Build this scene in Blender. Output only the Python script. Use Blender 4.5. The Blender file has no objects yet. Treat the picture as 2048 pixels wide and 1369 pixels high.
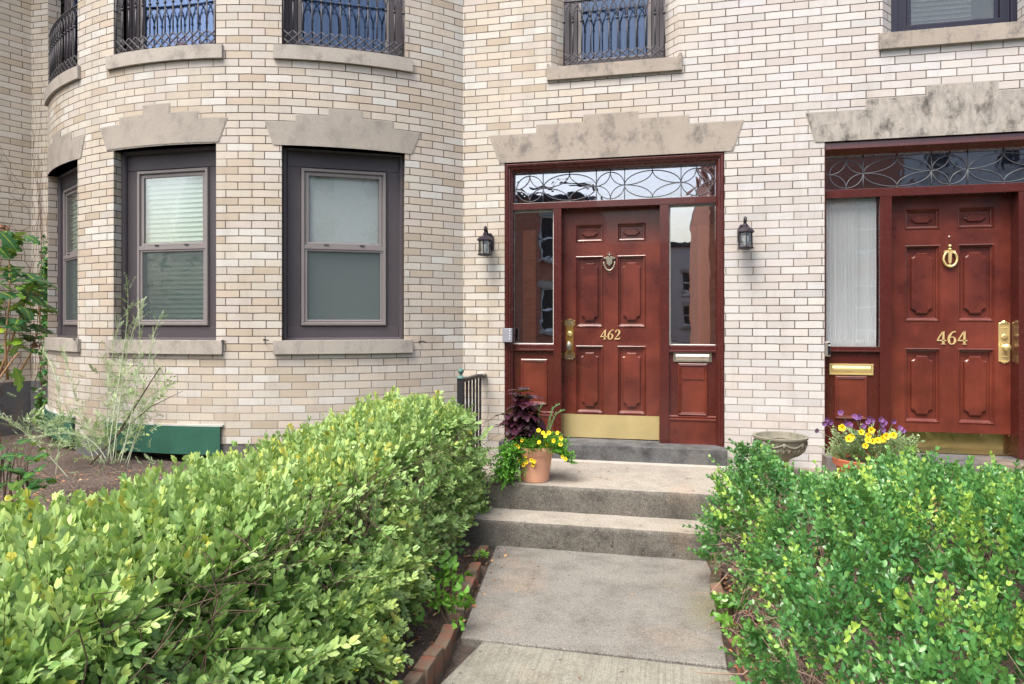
import bpy, math, random
import numpy as np
from mathutils import Vector, Matrix
R = math.radians
rng = np.random.default_rng(11); random.seed(11)
# ---------------------------------------------------------------- camera model
FL, CX, HY = 1370.0, 1024.0, 646.0
AL = R(12.8); SA, CA = math.sin(AL), math.cos(AL)
D, E = 6.08, 1.565          # camera distance to facade plane (y=0), eye height
BR = 3.067; BC = (-4.165, 2.012)   # bay centre / radius
def P(px, py, Y=0.0):
    u = (px-CX)/FL; t = (Y+D)/(CA+u*SA)
    return (t*(-SA+u*CA), E-(py-HY)*t/FL)
def PX(px, Y=0.0): return P(px, 646, Y)[0]
def PZ(px, py, Y=0.0): return P(px, py, Y)[1]
def G(px, py, z=0.0):       # point on a horizontal plane
    t = (E-z)*FL/(py-HY); u = (px-CX)/FL
    return (t*(-SA+u*CA), t*(CA+u*SA)-D)
def W3(px, py, t):          # point at depth t
    u = (px-CX)/FL
    return Vector((t*(-SA+u*CA), t*(CA+u*SA)-D, E-(py-HY)*t/FL))
def Pb(px, py, rad=BR):
    u = (px-CX)/FL; dx, dy = -SA+u*CA, CA+u*SA
    ox, oy = -BC[0], -D-BC[1]
    a = dx*dx+dy*dy; b = ox*dx+oy*dy; c = ox*ox+oy*oy-rad*rad
    disc = max(0, b*b-a*c); t = (-b-math.sqrt(disc))/a
    x, y = ox+t*dx, oy+t*dy
    return (math.atan2(x, -y), E-(py-HY)*t/FL)
def bay(th, z, r=BR): return (BC[0]+r*math.sin(th), BC[1]-r*math.cos(th), z)

# ---------------------------------------------------------------- objects
COL = bpy.context.scene.collection
def empty(name, loc=(0, 0, 0)):
    o = bpy.data.objects.new(name, None); o.location = loc; COL.objects.link(o); return o
def tag(o, label=None, cat=None, group=None, kind=None):
    if label: o['label'] = label
    if cat: o['category'] = cat
    if group: o['group'] = group
    if kind: o['kind'] = kind
    return o
class MB:
    def __init__(s, M=None): s.V = []; s.F = []; s.U = []; s.M = M; s.hasuv = False
    def p(s, q):
        q = Vector(q)
        if s.M is not None: q = s.M @ q
        s.V.append(tuple(q)); return len(s.V)-1
    def f(s, idx, uv=None):
        s.F.append(tuple(idx)); s.U.append(uv)
        if uv: s.hasuv = True
    def face(s, pts, uv=None): s.f([s.p(q) for q in pts], uv)
    def box(s, x0, x1, y0, y1, z0, z1):
        i = [s.p(q) for q in ((x0,y0,z0),(x1,y0,z0),(x1,y1,z0),(x0,y1,z0),(x0,y0,z1),(x1,y0,z1),(x1,y1,z1),(x0,y1,z1))]
        for q in ((0,3,2,1),(4,5,6,7),(0,1,5,4),(1,2,6,5),(2,3,7,6),(3,0,4,7)): s.f([i[k] for k in q])
    def loft(s, rings, closed=True, cap0=False, cap1=False):
        ids = [[s.p(q) for q in r] for r in rings]; n = len(ids[0])
        for a, b in zip(ids, ids[1:]):
            for k in range(n if closed else n-1):
                s.f([a[k], a[(k+1) % n], b[(k+1) % n], b[k]])
        if cap0: s.f(list(reversed(ids[0])))
        if cap1: s.f(ids[-1])
    def rects(s, x0, x1, z0, z1, prof, cap=True):   # nested rectangles; prof = (inset, y)
        s.loft([[(x0+i,y,z0+i),(x1-i,y,z0+i),(x1-i,y,z1-i),(x0+i,y,z1-i)] for i, y in prof], cap1=cap)
    def prism(s, poly, y0, y1, bev=0.0):             # poly in (x,z); front y0
        if bev:
            cx = sum(q[0] for q in poly)/len(poly); cz = sum(q[1] for q in poly)/len(poly)
            def sh(b):
                out = []
                for x, z in poly:
                    d = math.hypot(x-cx, z-cz) or 1
                    out.append((x-(x-cx)/d*b, z-(z-cz)/d*b))
                return out
            s.loft([[(x,y1,z) for x, z in poly], [(x,y0+bev*.8,z) for x, z in poly], [(x,y0,z) for x, z in sh(bev)]], cap0=True, cap1=True)
        else:
            s.loft([[(x,y1,z) for x, z in poly], [(x,y0,z) for x, z in poly]], cap0=True, cap1=True)
    def tube(s, pts, r, n=6, cap=True):
        pts = [Vector(q) for q in pts]; m = len(pts)
        rr = r if hasattr(r, '__len__') else [r]*m
        rings = []; up = Vector((0, 0, 1)); prev = None
        for k in range(m):
            d = (pts[min(k+1, m-1)]-pts[max(k-1, 0)])
            if d.length < 1e-9: d = Vector((0, 0, 1))
            d.normalize()
            a = prev if prev is not None else (Vector((1, 0, 0)) if abs(d.z) > .9 else up)
            a = a - d*a.dot(d)
            if a.length < 1e-4: a = Vector((0, 1, 0)) - d*d.y
            a.normalize(); prev = a; b = d.cross(a)
            rings.append([pts[k]+(a*math.cos(2*math.pi*j/n)+b*math.sin(2*math.pi*j/n))*rr[k] for j in range(n)])
        s.loft(rings, cap0=cap, cap1=cap)
    def lathe(s, prof, c=(0, 0, 0), n=32, ph=0.0, wob=None):
        rings = [[(c[0]+r*math.cos(ph+2*math.pi*j/n), c[1]+r*math.sin(ph+2*math.pi*j/n), c[2]+z) for j in range(n)] for r, z in prof]
        s.loft(rings, cap0=True, cap1=True)
    def ball(s, c, r, n=12, sq=(1, 1, 1)):
        s.loft([[(c[0]+sq[0]*r*math.sin(a)*math.cos(2*math.pi*j/n), c[1]+sq[1]*r*math.sin(a)*math.sin(2*math.pi*j/n), c[2]-sq[2]*r*math.cos(a)) for j in range(n)]
                for a in [math.pi*(k+.02)/8.04 for k in range(9)]], cap0=True, cap1=True)
    def build(s, name, mat, parent=None, smooth=False, bevel=0):
        me = bpy.data.meshes.new(name); me.from_pydata(s.V, [], s.F); me.update()
        if s.hasuv:
            L = me.uv_layers.new(name='UVMap'); k = 0
            for fi, f in enumerate(s.F):
                u = s.U[fi]
                for j in range(len(f)):
                    L.data[k].uv = u[j] if u else (0, 0); k += 1
        me.materials.append(mat)
        if smooth is not False:
            me.polygons.foreach_set('use_smooth', [True]*len(me.polygons))
            if smooth is not True: me.set_sharp_from_angle(angle=R(smooth))
        o = bpy.data.objects.new(name, me); COL.objects.link(o)
        if parent is not None:
            o.parent = parent
            if any(parent_loc(parent)): o.location = -Vector(parent_loc(parent))
        if bevel:
            m = o.modifiers.new('Bevel', 'BEVEL'); m.width = bevel; m.segments = 2; m.limit_method = 'ANGLE'; m.angle_limit = R(40)
        return o
def parent_loc(p):
    v = Vector((0, 0, 0))
    while p is not None: v += p.location; p = p.parent
    return v

# ---------------------------------------------------------------- materials
def lin(c): 
    c = c/255; return c/12.92 if c <= .04045 else ((c+.055)/1.055)**2.4
def RGB(r, g, b, k=1.0): return (lin(r)*k, lin(g)*k, lin(b)*k, 1)
class NT:
    def __init__(s, name):
        s.m = bpy.data.materials.new(name); s.m.use_nodes = True
        s.t = s.m.node_tree; s.n = s.t.nodes; s.l = s.t.links
        s.b = s.n['Principled BSDF']; s.out = s.n['Material Output']
    def new(s, ty, **kw):
        nd = s.n.new(ty)
        for k, v in kw.items(): setattr(nd, k, v)
        return nd
    def setin(s, nd, i, v):
        if isinstance(v, bpy.types.NodeSocket): s.l.new(v, nd.inputs[i])
        else: nd.inputs[i].default_value = v
    def math(s, op, a, b=None, c=None):
        nd = s.new('ShaderNodeMath', operation=op); s.setin(nd, 0, a)
        if b is not None: s.setin(nd, 1, b)
        if c is not None: s.setin(nd, 2, c)
        return nd.outputs[0]
    def coord(s, kind='Object'): return s.new('ShaderNodeTexCoord').outputs[kind]
    def mapping(s, v, scale=(1, 1, 1), rot=(0, 0, 0)):
        nd = s.new('ShaderNodeMapping'); s.l.new(v, nd.inputs[0]); nd.inputs['Scale'].default_value = scale; nd.inputs['Rotation'].default_value = rot
        return nd.outputs[0]
    def noise(s, v, scale, detail=4, rough=.55, dist=0, color=False):
        nd = s.new('ShaderNodeTexNoise'); s.l.new(v, nd.inputs['Vector'])
        nd.inputs['Scale'].default_value = scale; nd.inputs['Detail'].default_value = detail
        nd.inputs['Roughness'].default_value = rough; nd.inputs['Distortion'].default_value = dist
        return nd.outputs['Color' if color else 'Fac']
    def ramp(s, fac, stops, interp='LINEAR'):
        nd = s.new('ShaderNodeValToRGB'); s.l.new(fac, nd.inputs[0]); cr = nd.color_ramp; cr.interpolation = interp
        while len(cr.elements) < len(stops): cr.elements.new(.5)
        for e, (p, c) in zip(cr.elements, stops): e.position = p; e.color = c if hasattr(c, '__len__') else (c, c, c, 1)
        return nd.outputs[0]
    def mix(s, fac, a, b, mode='MIX'):
        nd = s.new('ShaderNodeMix', data_type='RGBA', blend_type=mode)
        s.setin(nd, 0, fac); s.setin(nd, 6, a); s.setin(nd, 7, b); return nd.outputs[2]
    def bump(s, h, strength=.3, dist=.01, normal=None):
        nd = s.new('ShaderNodeBump'); s.l.new(h, nd.inputs['Height']); nd.inputs['Strength'].default_value = strength; nd.inputs['Distance'].default_value = dist
        if normal is not None: s.l.new(normal, nd.inputs['Normal'])
        return nd.outputs[0]
    def fin(s, base=None, rough=None, metal=None, normal=None, spec=None, coat=None):
        for k, v in (('Base Color', base), ('Roughness', rough), ('Metallic', metal), ('Specular IOR Level', spec), ('Coat Weight', coat)):
            if v is not None: s.setin(s.b, k, v)
        if normal is not None: s.l.new(normal, s.b.inputs['Normal'])
        return s.m

def plain(name, col, rough=.5, metal=0, var=.12, scale=6, bump=0, bscale=60, spec=.5, coat=None):
    n = NT(name); v = n.coord()
    f = n.noise(v, scale, 5, .6)
    c = n.mix(f, tuple(x*(1-var) for x in col[:3])+(1,), tuple(min(1, x*(1+var)) for x in col[:3])+(1,))
    nm = n.bump(n.noise(v, bscale, 3), bump, .004) if bump else None
    r = n.math('MULTIPLY_ADD', n.noise(v, scale*3, 3), .2, rough-.1)
    return n.fin(c, r, metal, nm, spec, coat)

def brick_mat(name, warm, cool, gx=None, bl=.2197, bh=.0647, u0=.9137, z0=E+.1453, mortar=RGB(78, 64, 54), mortar2=RGB(160, 152, 140), jw=.0026, light=0.0):
    n = NT(name); uv = n.coord('UV'); obj = n.coord('Object')
    sx = n.new('ShaderNodeSeparateXYZ'); n.l.new(uv, sx.inputs[0])
    wob = n.noise(obj, 9, 2); wob = n.math('MULTIPLY_ADD', wob, .006, -.003)
    v = n.math('DIVIDE', n.math('SUBTRACT', n.math('ADD', sx.outputs[1], wob), z0), bh)
    row = n.math('FLOOR', v); fv = n.math('FRACT', v)
    half = n.math('MULTIPLY', n.math('PINGPONG', row, 1.0), .5)
    u = n.math('ADD', n.math('DIVIDE', n.math('SUBTRACT', sx.outputs[0], u0), bl), half)
    rr = n.new('ShaderNodeTexWhiteNoise', noise_dimensions='1D'); n.l.new(row, rr.inputs['W'])
    u = n.math('ADD', u, n.math('MULTIPLY_ADD', rr.outputs[0], .08, -.04))
    col = n.math('FLOOR', u); fu = n.math('FRACT', u)
    du = n.math('MULTIPLY', n.math('MINIMUM', fu, n.math('SUBTRACT', 1, fu)), bl)
    dv = n.math('MULTIPLY', n.math('MINIMUM', fv, n.math('SUBTRACT', 1, fv)), bh)
    d = n.math('MINIMUM', du, dv)
    d = n.math('ADD', d, n.math('MULTIPLY_ADD', n.noise(obj, 70, 2), .0016, -.0008))
    mr = n.new('ShaderNodeMapRange'); mr.interpolation_type = 'SMOOTHSTEP'; n.l.new(d, mr.inputs[0]); mr.inputs[1].default_value = jw; mr.inputs[2].default_value = jw+.0018
    mask = mr.outputs[0]
    cb = n.new('ShaderNodeCombineXYZ'); n.l.new(col, cb.inputs[0]); n.l.new(row, cb.inputs[1])
    wn = n.new('ShaderNodeTexWhiteNoise', noise_dimensions='3D'); n.l.new(cb.outputs[0], wn.inputs['Vector'])
    k = len(warm)
    c = n.ramp(wn.outputs[0], [(i/k, w) for i, w in enumerate(warm)], 'CONSTANT')
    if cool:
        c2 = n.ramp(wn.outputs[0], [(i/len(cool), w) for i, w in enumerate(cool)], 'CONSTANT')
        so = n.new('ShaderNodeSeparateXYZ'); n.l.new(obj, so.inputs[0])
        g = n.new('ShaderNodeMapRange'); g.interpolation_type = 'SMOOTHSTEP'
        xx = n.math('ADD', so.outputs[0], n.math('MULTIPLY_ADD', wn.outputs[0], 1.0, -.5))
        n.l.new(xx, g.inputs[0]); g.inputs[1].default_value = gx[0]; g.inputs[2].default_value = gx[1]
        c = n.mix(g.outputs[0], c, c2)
    # inside each brick: smears, specks, stains
    vt = n.new('ShaderNodeSeparateColor'); n.l.new(wn.outputs[1], vt.inputs[0])
    c = n.mix(n.math('MULTIPLY', vt.outputs[1], .12), c, RGB(238, 222, 200))
    c = n.mix(n.math('MULTIPLY', n.noise(n.mapping(obj, (3, 3, 9)), 5, 5, .7), .28), c, RGB(168, 150, 128))
    sp = n.ramp(n.noise(obj, 130, 2, .5), [(.0, 1), (.27, 1), (.31, 0), (1, 0)])
    c = n.mix(n.math('MULTIPLY', sp, .5), c, RGB(120, 96, 74))
    st = n.ramp(n.noise(n.mapping(obj, (1.6, 1.6, .5)), 2.2, 5, .65), [(.52, 0), (.72, 1)])
    c = n.mix(n.math('MULTIPLY', st, .3), c, RGB(140, 132, 120))
    rs = n.ramp(n.noise(n.mapping(obj, (9, 9, .7)), 1.3, 5, .7), [(.54, 0), (.74, 1)])
    c = n.mix(n.math('MULTIPLY', rs, .22), c, RGB(128, 122, 112))
    mm = n.ramp(n.noise(obj, 1.1, 3), [(.45, 0), (.62, 1)])
    so2 = n.new('ShaderNodeSeparateXYZ'); n.l.new(obj, so2.inputs[0])
    low = n.new('ShaderNodeMapRange'); n.l.new(so2.outputs[2], low.inputs[0]); low.inputs[1].default_value = 1.45; low.inputs[2].default_value = .9
    mf = n.math('MAXIMUM', n.math('MULTIPLY', mm, .55), n.math('MULTIPLY', low.outputs[0], .85 if light else .3))
    mc = n.mix(mf, mortar, mortar2)
    c = n.mix(mask, mc, c)
    h = n.math('ADD', n.math('MULTIPLY', mask, 1.0), n.math('ADD', n.math('MULTIPLY', n.noise(obj, 90, 4, .7), .22), n.math('MULTIPLY', vt.outputs[0], .25)))
    return n.fin(c, .82, 0, n.bump(h, .7, .006), .3)

BRK = .70
def pal(cs, k, ds=0.0): 
    out = []
    for c in cs:
        g = sum(c)/3; out.append(RGB(*[max(0, (x*(1-ds)+g*ds)*q) for x, q in zip(c, (.97, 1.0, 1.03))], k))
    return out
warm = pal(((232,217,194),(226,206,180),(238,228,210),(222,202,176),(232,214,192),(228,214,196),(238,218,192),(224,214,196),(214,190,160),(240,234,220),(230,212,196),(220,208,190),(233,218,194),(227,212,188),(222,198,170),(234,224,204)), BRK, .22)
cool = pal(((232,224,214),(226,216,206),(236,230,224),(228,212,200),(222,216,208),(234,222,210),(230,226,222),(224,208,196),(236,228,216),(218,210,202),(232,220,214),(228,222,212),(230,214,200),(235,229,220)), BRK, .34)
M = {}
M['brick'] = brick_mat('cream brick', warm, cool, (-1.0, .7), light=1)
nb = pal(((236,222,194),(230,214,186),(238,226,204),(228,210,180),(234,216,190),(224,208,182),(220,198,164),(234,222,198)), .92, .22)
M['brick_n'] = brick_mat('buff brick', nb, None, mortar=RGB(100, 80, 66))
redp = [RGB(*c, 1.0) for c in ((160,72,50),(150,62,44),(170,84,58),(138,58,42),(164,76,56))]
M['brick_red'] = brick_mat('red brick facade', redp, None, mortar=RGB(150, 130, 116))

def stone_mat(name, a, b, stain, amt=.6, streak=(2, 14, 14), rot=0.3, moss=0):
    n = NT(name); v = n.coord()
    f = n.noise(v, 3.2, 6, .65)
    c = n.mix(n.ramp(f, [(.3, 0), (.7, 1)]), a, b)
    s = n.noise(n.mapping(v, streak, (0, rot, 0)), 7, 6, .7, .6)
    c = n.mix(n.math('MULTIPLY', n.ramp(s, [(.42, 0), (.62, 1)]), .55), c, tuple(min(1, x*1.4) for x in a[:3])+(1,))
    t = n.noise(n.mapping(v, (1.5, 1.5, 1.0)), 4.5, 7, .72)
    c = n.mix(n.math('MULTIPLY', n.ramp(t, [(.5, 0), (.66, 1)]), amt), c, stain)
    g = n.noise(v, 160, 2, .6)
    c = n.mix(n.math('MULTIPLY', n.ramp(g, [(.3, 1), (.42, 0)]), .35), c, stain)
    if moss:
        mo = n.ramp(n.noise(v, 3.3, 5, .7), [(.63, 0), (.68, 1)])
        c = n.mix(n.math('MULTIPLY', mo, moss), c, RGB(104, 92, 50))
    return n.fin(c, .85, 0, n.bump(n.math('ADD', n.math('MULTIPLY', s, .6), g), .35, .004), .3)
M['stone'] = stone_mat('brown sandstone', RGB(174,168,158,.67), RGB(194,186,174,.67), RGB(118,116,114,.8), .45, (4, 4, 24), .3)
M['stone2'] = stone_mat('pink sandstone', RGB(174,164,152,.67), RGB(194,184,170,.67), RGB(104,102,100,.78), .75, (3, 3, 26), .35)
M['stone464'] = stone_mat('weathered limestone', RGB(188,182,172,.68), RGB(160,157,150,.68), RGB(76,74,72,.78), .95, (3, 3, 1.2), 0, .8)
M['sill'] = stone_mat('sill stone', RGB(182,176,166,.70), RGB(200,194,184,.70), RGB(116,112,108,.8), .5, (2, 20, 30), .25)

def concrete(name, a, b, dirt, amt, grain=.5, broom=False, green=0, spots=True):
    n = NT(name); v = n.coord()
    c = n.mix(n.noise(v, 1.7, 6, .6), a, b)
    if green:
        g = n.ramp(n.noise(v, .9, 3, .5), [(.5, 0), (.66, 1)])
        c = n.mix(n.math('MULTIPLY', g, green), c, RGB(128, 122, 74, .75))
    og = n.ramp(n.noise(n.mapping(v, (1, 1, 1)), 1.3, 4, .55, .4), [(.55, 0), (.7, 1)])
    c = n.mix(n.math('MULTIPLY', og, .4), c, RGB(190, 158, 128, .75))
    t = n.ramp(n.noise(v, 4.2, 8, .75), [(.45, 0), (.68, 1)])
    c = n.mix(n.math('MULTIPLY', t, amt), c, dirt)
    ms = n.noise(v, 62, 4, .8); c = n.mix(n.math('MULTIPLY', n.ramp(ms, [(.40, 1), (.52, 0)]), grain*.45), c, dirt)
    c = n.mix(n.math('MULTIPLY', n.ramp(ms, [(.56, 0), (.66, 1)]), grain*.4), c, tuple(min(1, x*1.35) for x in a[:3])+(1,))
    gr = n.noise(v, 240, 2, .7); vo = n.new('ShaderNodeTexVoronoi'); n.l.new(v, vo.inputs[0]); vo.inputs['Scale'].default_value = 150
    c = n.mix(n.math('MULTIPLY', n.ramp(gr, [(.35, 1), (.5, 0)]), grain), c, tuple(x*.55 for x in dirt[:3])+(1,))
    c = n.mix(n.math('MULTIPLY', n.ramp(gr, [(.58, 0), (.7, 1)]), grain*.8), c, tuple(min(1, x*1.5) for x in a[:3])+(1,))
    h = n.math('ADD', gr, n.math('MULTIPLY', n.noise(v, 30, 5), .8))
    if spots:
        sp = n.ramp(n.noise(v, 18, 2, .4), [(.26, 1), (.29, 0)])
        c = n.mix(n.math('MULTIPLY', sp, .6), c, RGB(60, 48, 40))
    if broom:
        br = n.noise(n.mapping(v, (90, 2.0, 1), (0, 0, R(-8))), 1, 4, .6)
        c = n.mix(n.math('MULTIPLY', n.ramp(br, [(.35, 1), (.55, 0)]), .35), c, dirt)
        h = n.math('ADD', h, n.math('MULTIPLY', br, 1.6))
    return n.fin(c, .9, 0, n.bump(h, .4, .004), .25)
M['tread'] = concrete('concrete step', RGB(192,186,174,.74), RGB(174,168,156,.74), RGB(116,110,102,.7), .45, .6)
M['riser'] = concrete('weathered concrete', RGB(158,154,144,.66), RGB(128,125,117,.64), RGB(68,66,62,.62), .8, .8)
M['slab'] = concrete('path slab concrete', RGB(172,170,162,.72), RGB(144,143,137,.70), RGB(98,95,90,.64), .65, .9, False, .8)
M['slab2'] = concrete('broom finished concrete', RGB(176,176,162,.72), RGB(158,157,145,.72), RGB(104,98,88,.66), .55, .5, True, .7)
M['pave'] = concrete('pavement concrete', RGB(160,156,150,.7), RGB(146,142,136,.7), RGB(100,96,92,.7), .5, .3)
M['blue'] = concrete('bluestone sill', RGB(150,152,152,.6), RGB(112,112,112,.55), RGB(52,50,52,.5), .9, .4, False, 0, False)
M['stucco'] = concrete('grey stucco', RGB(128,128,128,.75), RGB(108,110,114,.75), RGB(76,76,80,.7), .6, .2, False, 0, False)
M['asphalt'] = plain('asphalt', (.05,.05,.052), .9, 0, .2, 3, .5, 200)
M['grit'] = plain('mortar strip', RGB(190,184,174,.7), .9, 0, .2, 12, .5, 80)

def soil():
    n = NT('garden soil'); v = n.coord()
    c = n.mix(n.noise(v, 5, 8, .75), RGB(58, 50, 46), RGB(132, 120, 112))
    vo = n.new('ShaderNodeTexVoronoi'); n.l.new(v, vo.inputs[0]); vo.inputs['Scale'].default_value = 45
    c = n.mix(n.ramp(vo.outputs['Distance'], [(.1, .6), (.5, 0)]), c, RGB(100, 78, 62))
    return n.fin(c, .95, 0, n.bump(n.math('ADD', n.noise(v, 50, 6, .8), vo.outputs['Distance']), .9, .02), .2)
M['soil'] = soil()

def wood():
    n = NT('maroon painted wood'); v = n.coord()
    f = n.noise(v, 2.6, 4, .6)
    c = n.mix(n.ramp(f, [(.35, 0), (.7, 1)]), RGB(102, 46, 39, .60), RGB(146, 70, 52, .70))
    g = n.noise(n.mapping(v, (60, 60, 2.5)), 1.6, 4, .6)
    c = n.mix(n.math('MULTIPLY', n.ramp(g, [(.4, 0), (.75, 1)]), .3), c, RGB(70, 32, 26, .6))
    w = n.ramp(n.noise(v, 38, 6, .75), [(.68, 0), (.74, 1)])
    c = n.mix(n.math('MULTIPLY', w, .12), c, RGB(186, 150, 140))
    return n.fin(c, n.math('MULTIPLY_ADD', f, .2, .20), 0, n.bump(g, .12, .002), .5, .35)
M['wood'] = wood()
M['wood2'] = plain('dark maroon frame wood', RGB(94, 41, 36, .62), .26, 0, .3, 5, .1, 40, .5, .35)
M['aub'] = plain('aubergine painted frame', RGB(88, 82, 88, .62), .5, 0, .14, 3, .08, 50)
M['storm'] = plain('mauve storm frame', RGB(154, 148, 147, .64), .45, 0, .08, 5)
M['navy'] = plain('peeling navy paint', RGB(24, 26, 48, .8), .4, 0, .4, 8, .4, 60)
M['iron'] = plain('grey painted iron', RGB(88, 86, 92, .6), .5, .2, .15, 10, .2, 90)
M['black'] = plain('black iron', RGB(40, 40, 44), .45, .2, .25, 12, .3, 80)
M['lampmetal'] = plain('bronze black lantern metal', RGB(66, 60, 68, .7), .38, .5, .2, 14, .2, 80)
M['verdigris'] = plain('verdigris copper', RGB(96, 134, 128, .7), .7, 0, .25, 20)
M['brass'] = plain('polished brass', RGB(232, 208, 146), .34, .6, .12, 6, .06, 30)
M['brass2'] = plain('aged brass', RGB(178, 138, 72, .9), .38, .75, .3, 14, .2, 60)
M['pewter'] = plain('tarnished bronze', RGB(160, 156, 138, .8), .4, .7, .3, 30)
M['kick'] = plain('dull brass kick plate', RGB(206, 188, 134, .82), .4, .35, .2, 7, .05, 30)
M['kick2'] = plain('mirror brass kick plate', RGB(214, 196, 140, .9), .16, 1, .1, 3, .08, 6)
M['numb'] = plain('pale brass numerals', RGB(236, 208, 148), .35, .5, .08, 10)
M['silver'] = plain('brushed nickel', RGB(214, 206, 196), .3, .85, .06, 6)
M['greyplas'] = plain('grey plastic', RGB(150, 152, 162, .8), .45, 0, .05, 6)
M['white'] = plain('white plastic', RGB(225, 228, 232, .85), .4, 0, .04, 6)
M['blackplas'] = plain('black plastic', RGB(24, 26, 34), .25, 0, .05, 6)
M['lead'] = plain('lead came', RGB(120, 124, 130, .6), .55, .3, .1, 20)
M['greenp'] = plain('green painted board', RGB(44, 98, 80, .85), .55, 0, .35, 7, .15, 40)
M['whitep'] = plain('chipped white paint', RGB(205, 204, 198, .8), .6, 0, .2, 12)
M['terra'] = plain('terracotta', RGB(230, 172, 140, .85), .75, 0, .12, 5, .15, 60)
M['terra2'] = plain('orange terracotta', RGB(206, 118, 86, .8), .75, 0, .15, 8, .2, 60)
M['urn'] = stone_mat('mossy cast stone', RGB(140,138,122,.68), RGB(164,160,142,.68), RGB(76,78,62,.66), .8, (5, 5, 5), 0, .3)
M['dirt'] = plain('potting soil', RGB(52, 40, 32), .95, 0, .4, 30, .8, 60)
def edgebrick():
    n = NT('weathered red edging brick'); v = n.coord('Object')
    r = n.new('ShaderNodeObjectInfo').outputs['Random']
    c = n.ramp(r, [(0, RGB(168, 80, 60, .75)), (.3, RGB(150, 84, 68, .75)), (.6, RGB(186, 92, 64, .78)), (1, RGB(132, 84, 72, .72))])
    c = n.mix(n.ramp(n.noise(v, 9, 6, .7), [(.30, 0), (.55, 1)]), c, RGB(122, 114, 98, .75))
    return n.fin(c, .9, 0, n.bump(n.noise(v, 60, 5, .75), .7, .006), .2)
M['edge'] = edgebrick()
M['cream'] = plain('cream plaster', RGB(214, 196, 160, .75), .8, 0, .06, 2)
M['orange'] = plain('varnished orange wood', RGB(210, 124, 72, .9), .3, 0, .25, 9)
M['dark'] = plain('dark interior', RGB(46, 42, 42), .8, 0, .2, 2)
M['roof'] = plain('roof felt', RGB(62, 62, 66), .9, 0, .2, 4)
M['curtain'] = plain('off white gathered curtain', RGB(238, 244, 246, .95), .85, 0, .05, 20)
M['curtblue'] = plain('pale blue curtain', RGB(104, 122, 152, .5), .85, 0, .1, 6)
M['redcloth'] = plain('red cushion', RGB(150, 70, 60, .8), .85, 0, .2, 20)
M['blind'] = plain('pale green white blind', RGB(206, 228, 216, .86), .6, 0, .03, 4)
M['blind2'] = plain('white mini blind', RGB(216, 222, 228, .85), .6, 0, .03, 4)

def glass(name, refl=.1, tint=(1, 1, 1, 1), wave=.0, ws=3, rough=.0, gcol=(1, 1, 1, 1)):
    n = NT(name); v = n.coord()
    n.n.remove(n.b)
    tr = n.new('ShaderNodeBsdfTransparent'); tr.inputs[0].default_value = tint
    gl = n.new('ShaderNodeBsdfGlossy'); gl.inputs['Roughness'].default_value = rough; gl.inputs[0].default_value = gcol
    lw = n.new('ShaderNodeLayerWeight'); lw.inputs[0].default_value = .35
    fac = n.math('ADD', n.math('MULTIPLY', lw.outputs['Fresnel'], .55), refl)
    if wave:
        b = n.bump(n.noise(v, ws, 2, .4, 1.0), wave, .05); n.l.new(b, gl.inputs['Normal'])
    mx = n.new('ShaderNodeMixShader'); n.l.new(fac, mx.inputs[0]); n.l.new(tr.outputs[0], mx.inputs[1]); n.l.new(gl.outputs[0], mx.inputs[2])
    n.l.new(mx.outputs[0], n.out.inputs[0]); return n.m
M['glass'] = glass('window glass', .04, (.95, .99, .97, 1), .010, 3)
M['glass_wavy'] = glass('wavy old glass', .07, (.98, 1, .99, 1), .035, 4)
M['glass_side'] = glass('sidelight glass', .34, (.97, .98, .97, 1), .010, 3)
M['glass_clear'] = glass('clear sidelight glass', .05, (1, 1, 1, 1), .008, 3)
M['glass_up'] = glass('upper window glass', .06, (.9, .95, .98, 1), .01, 3, gcol=(.46, .58, .80, 1))
M['glass_lead'] = glass('leaded glass', .36, (.92, .95, .96, 1), .03, 7, gcol=(.84, .87, .95, 1))
M['glass_lamp'] = glass('lantern glass', .10, (.92, .95, .93, 1), .1, 30, .1)
def frosted():
    n = NT('frosted bulb'); return n.fin((.8, .82, .8, 1), .5)
M['bulb'] = frosted()
def screen(name, col, a):
    n = NT(name); tr = n.new('ShaderNodeBsdfTransparent'); mx = n.new('ShaderNodeMixShader')
    n.fin(col, .8); mx.inputs[0].default_value = a
    n.l.new(tr.outputs[0], mx.inputs[1]); n.l.new(n.b.outputs[0], mx.inputs[2]); n.l.new(mx.outputs[0], n.out.inputs[0]); return n.m
M['screen'] = screen('insect screen mesh', RGB(92, 106, 108, .75), .34)
M['screen2'] = screen('pale insect screen mesh', RGB(120, 132, 142, .7), .4)

def leaf_mat(name, stops, stem, rough=.42, transl=.25, spec=.45, vein=.25, veincol=None):
    n = NT(name)
    at = n.new('ShaderNodeAttribute', attribute_name='tone').outputs['Fac']
    c = n.ramp(at, stops)
    uv = n.new('ShaderNodeSeparateXYZ'); n.l.new(n.coord('UV'), uv.inputs[0])
    mid = n.ramp(n.math('ABSOLUTE', n.math('SUBTRACT', uv.outputs[0], .5)), [(.0, 1), (.07, 0)])
    c = n.mix(n.math('MULTIPLY', mid, vein), c, veincol or tuple(min(1, x*1.7) for x in stops[-1][1][:3])+(1,))
    isst = n.math('LESS_THAN', at, -.5)
    c = n.mix(isst, c, stem)
    n.fin(c, rough, 0, None, spec)
    tl = n.new('ShaderNodeBsdfTranslucent'); n.l.new(n.mix(.5, c, (.35, .5, .05, 1), 'MIX'), tl.inputs[0])
    mx = n.new('ShaderNodeMixShader'); mx.inputs[0].default_value = transl
    n.l.new(n.b.outputs[0], mx.inputs[1]); n.l.new(tl.outputs[0], mx.inputs[2]); n.l.new(mx.outputs[0], n.out.inputs[0])
    return n.m
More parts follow.
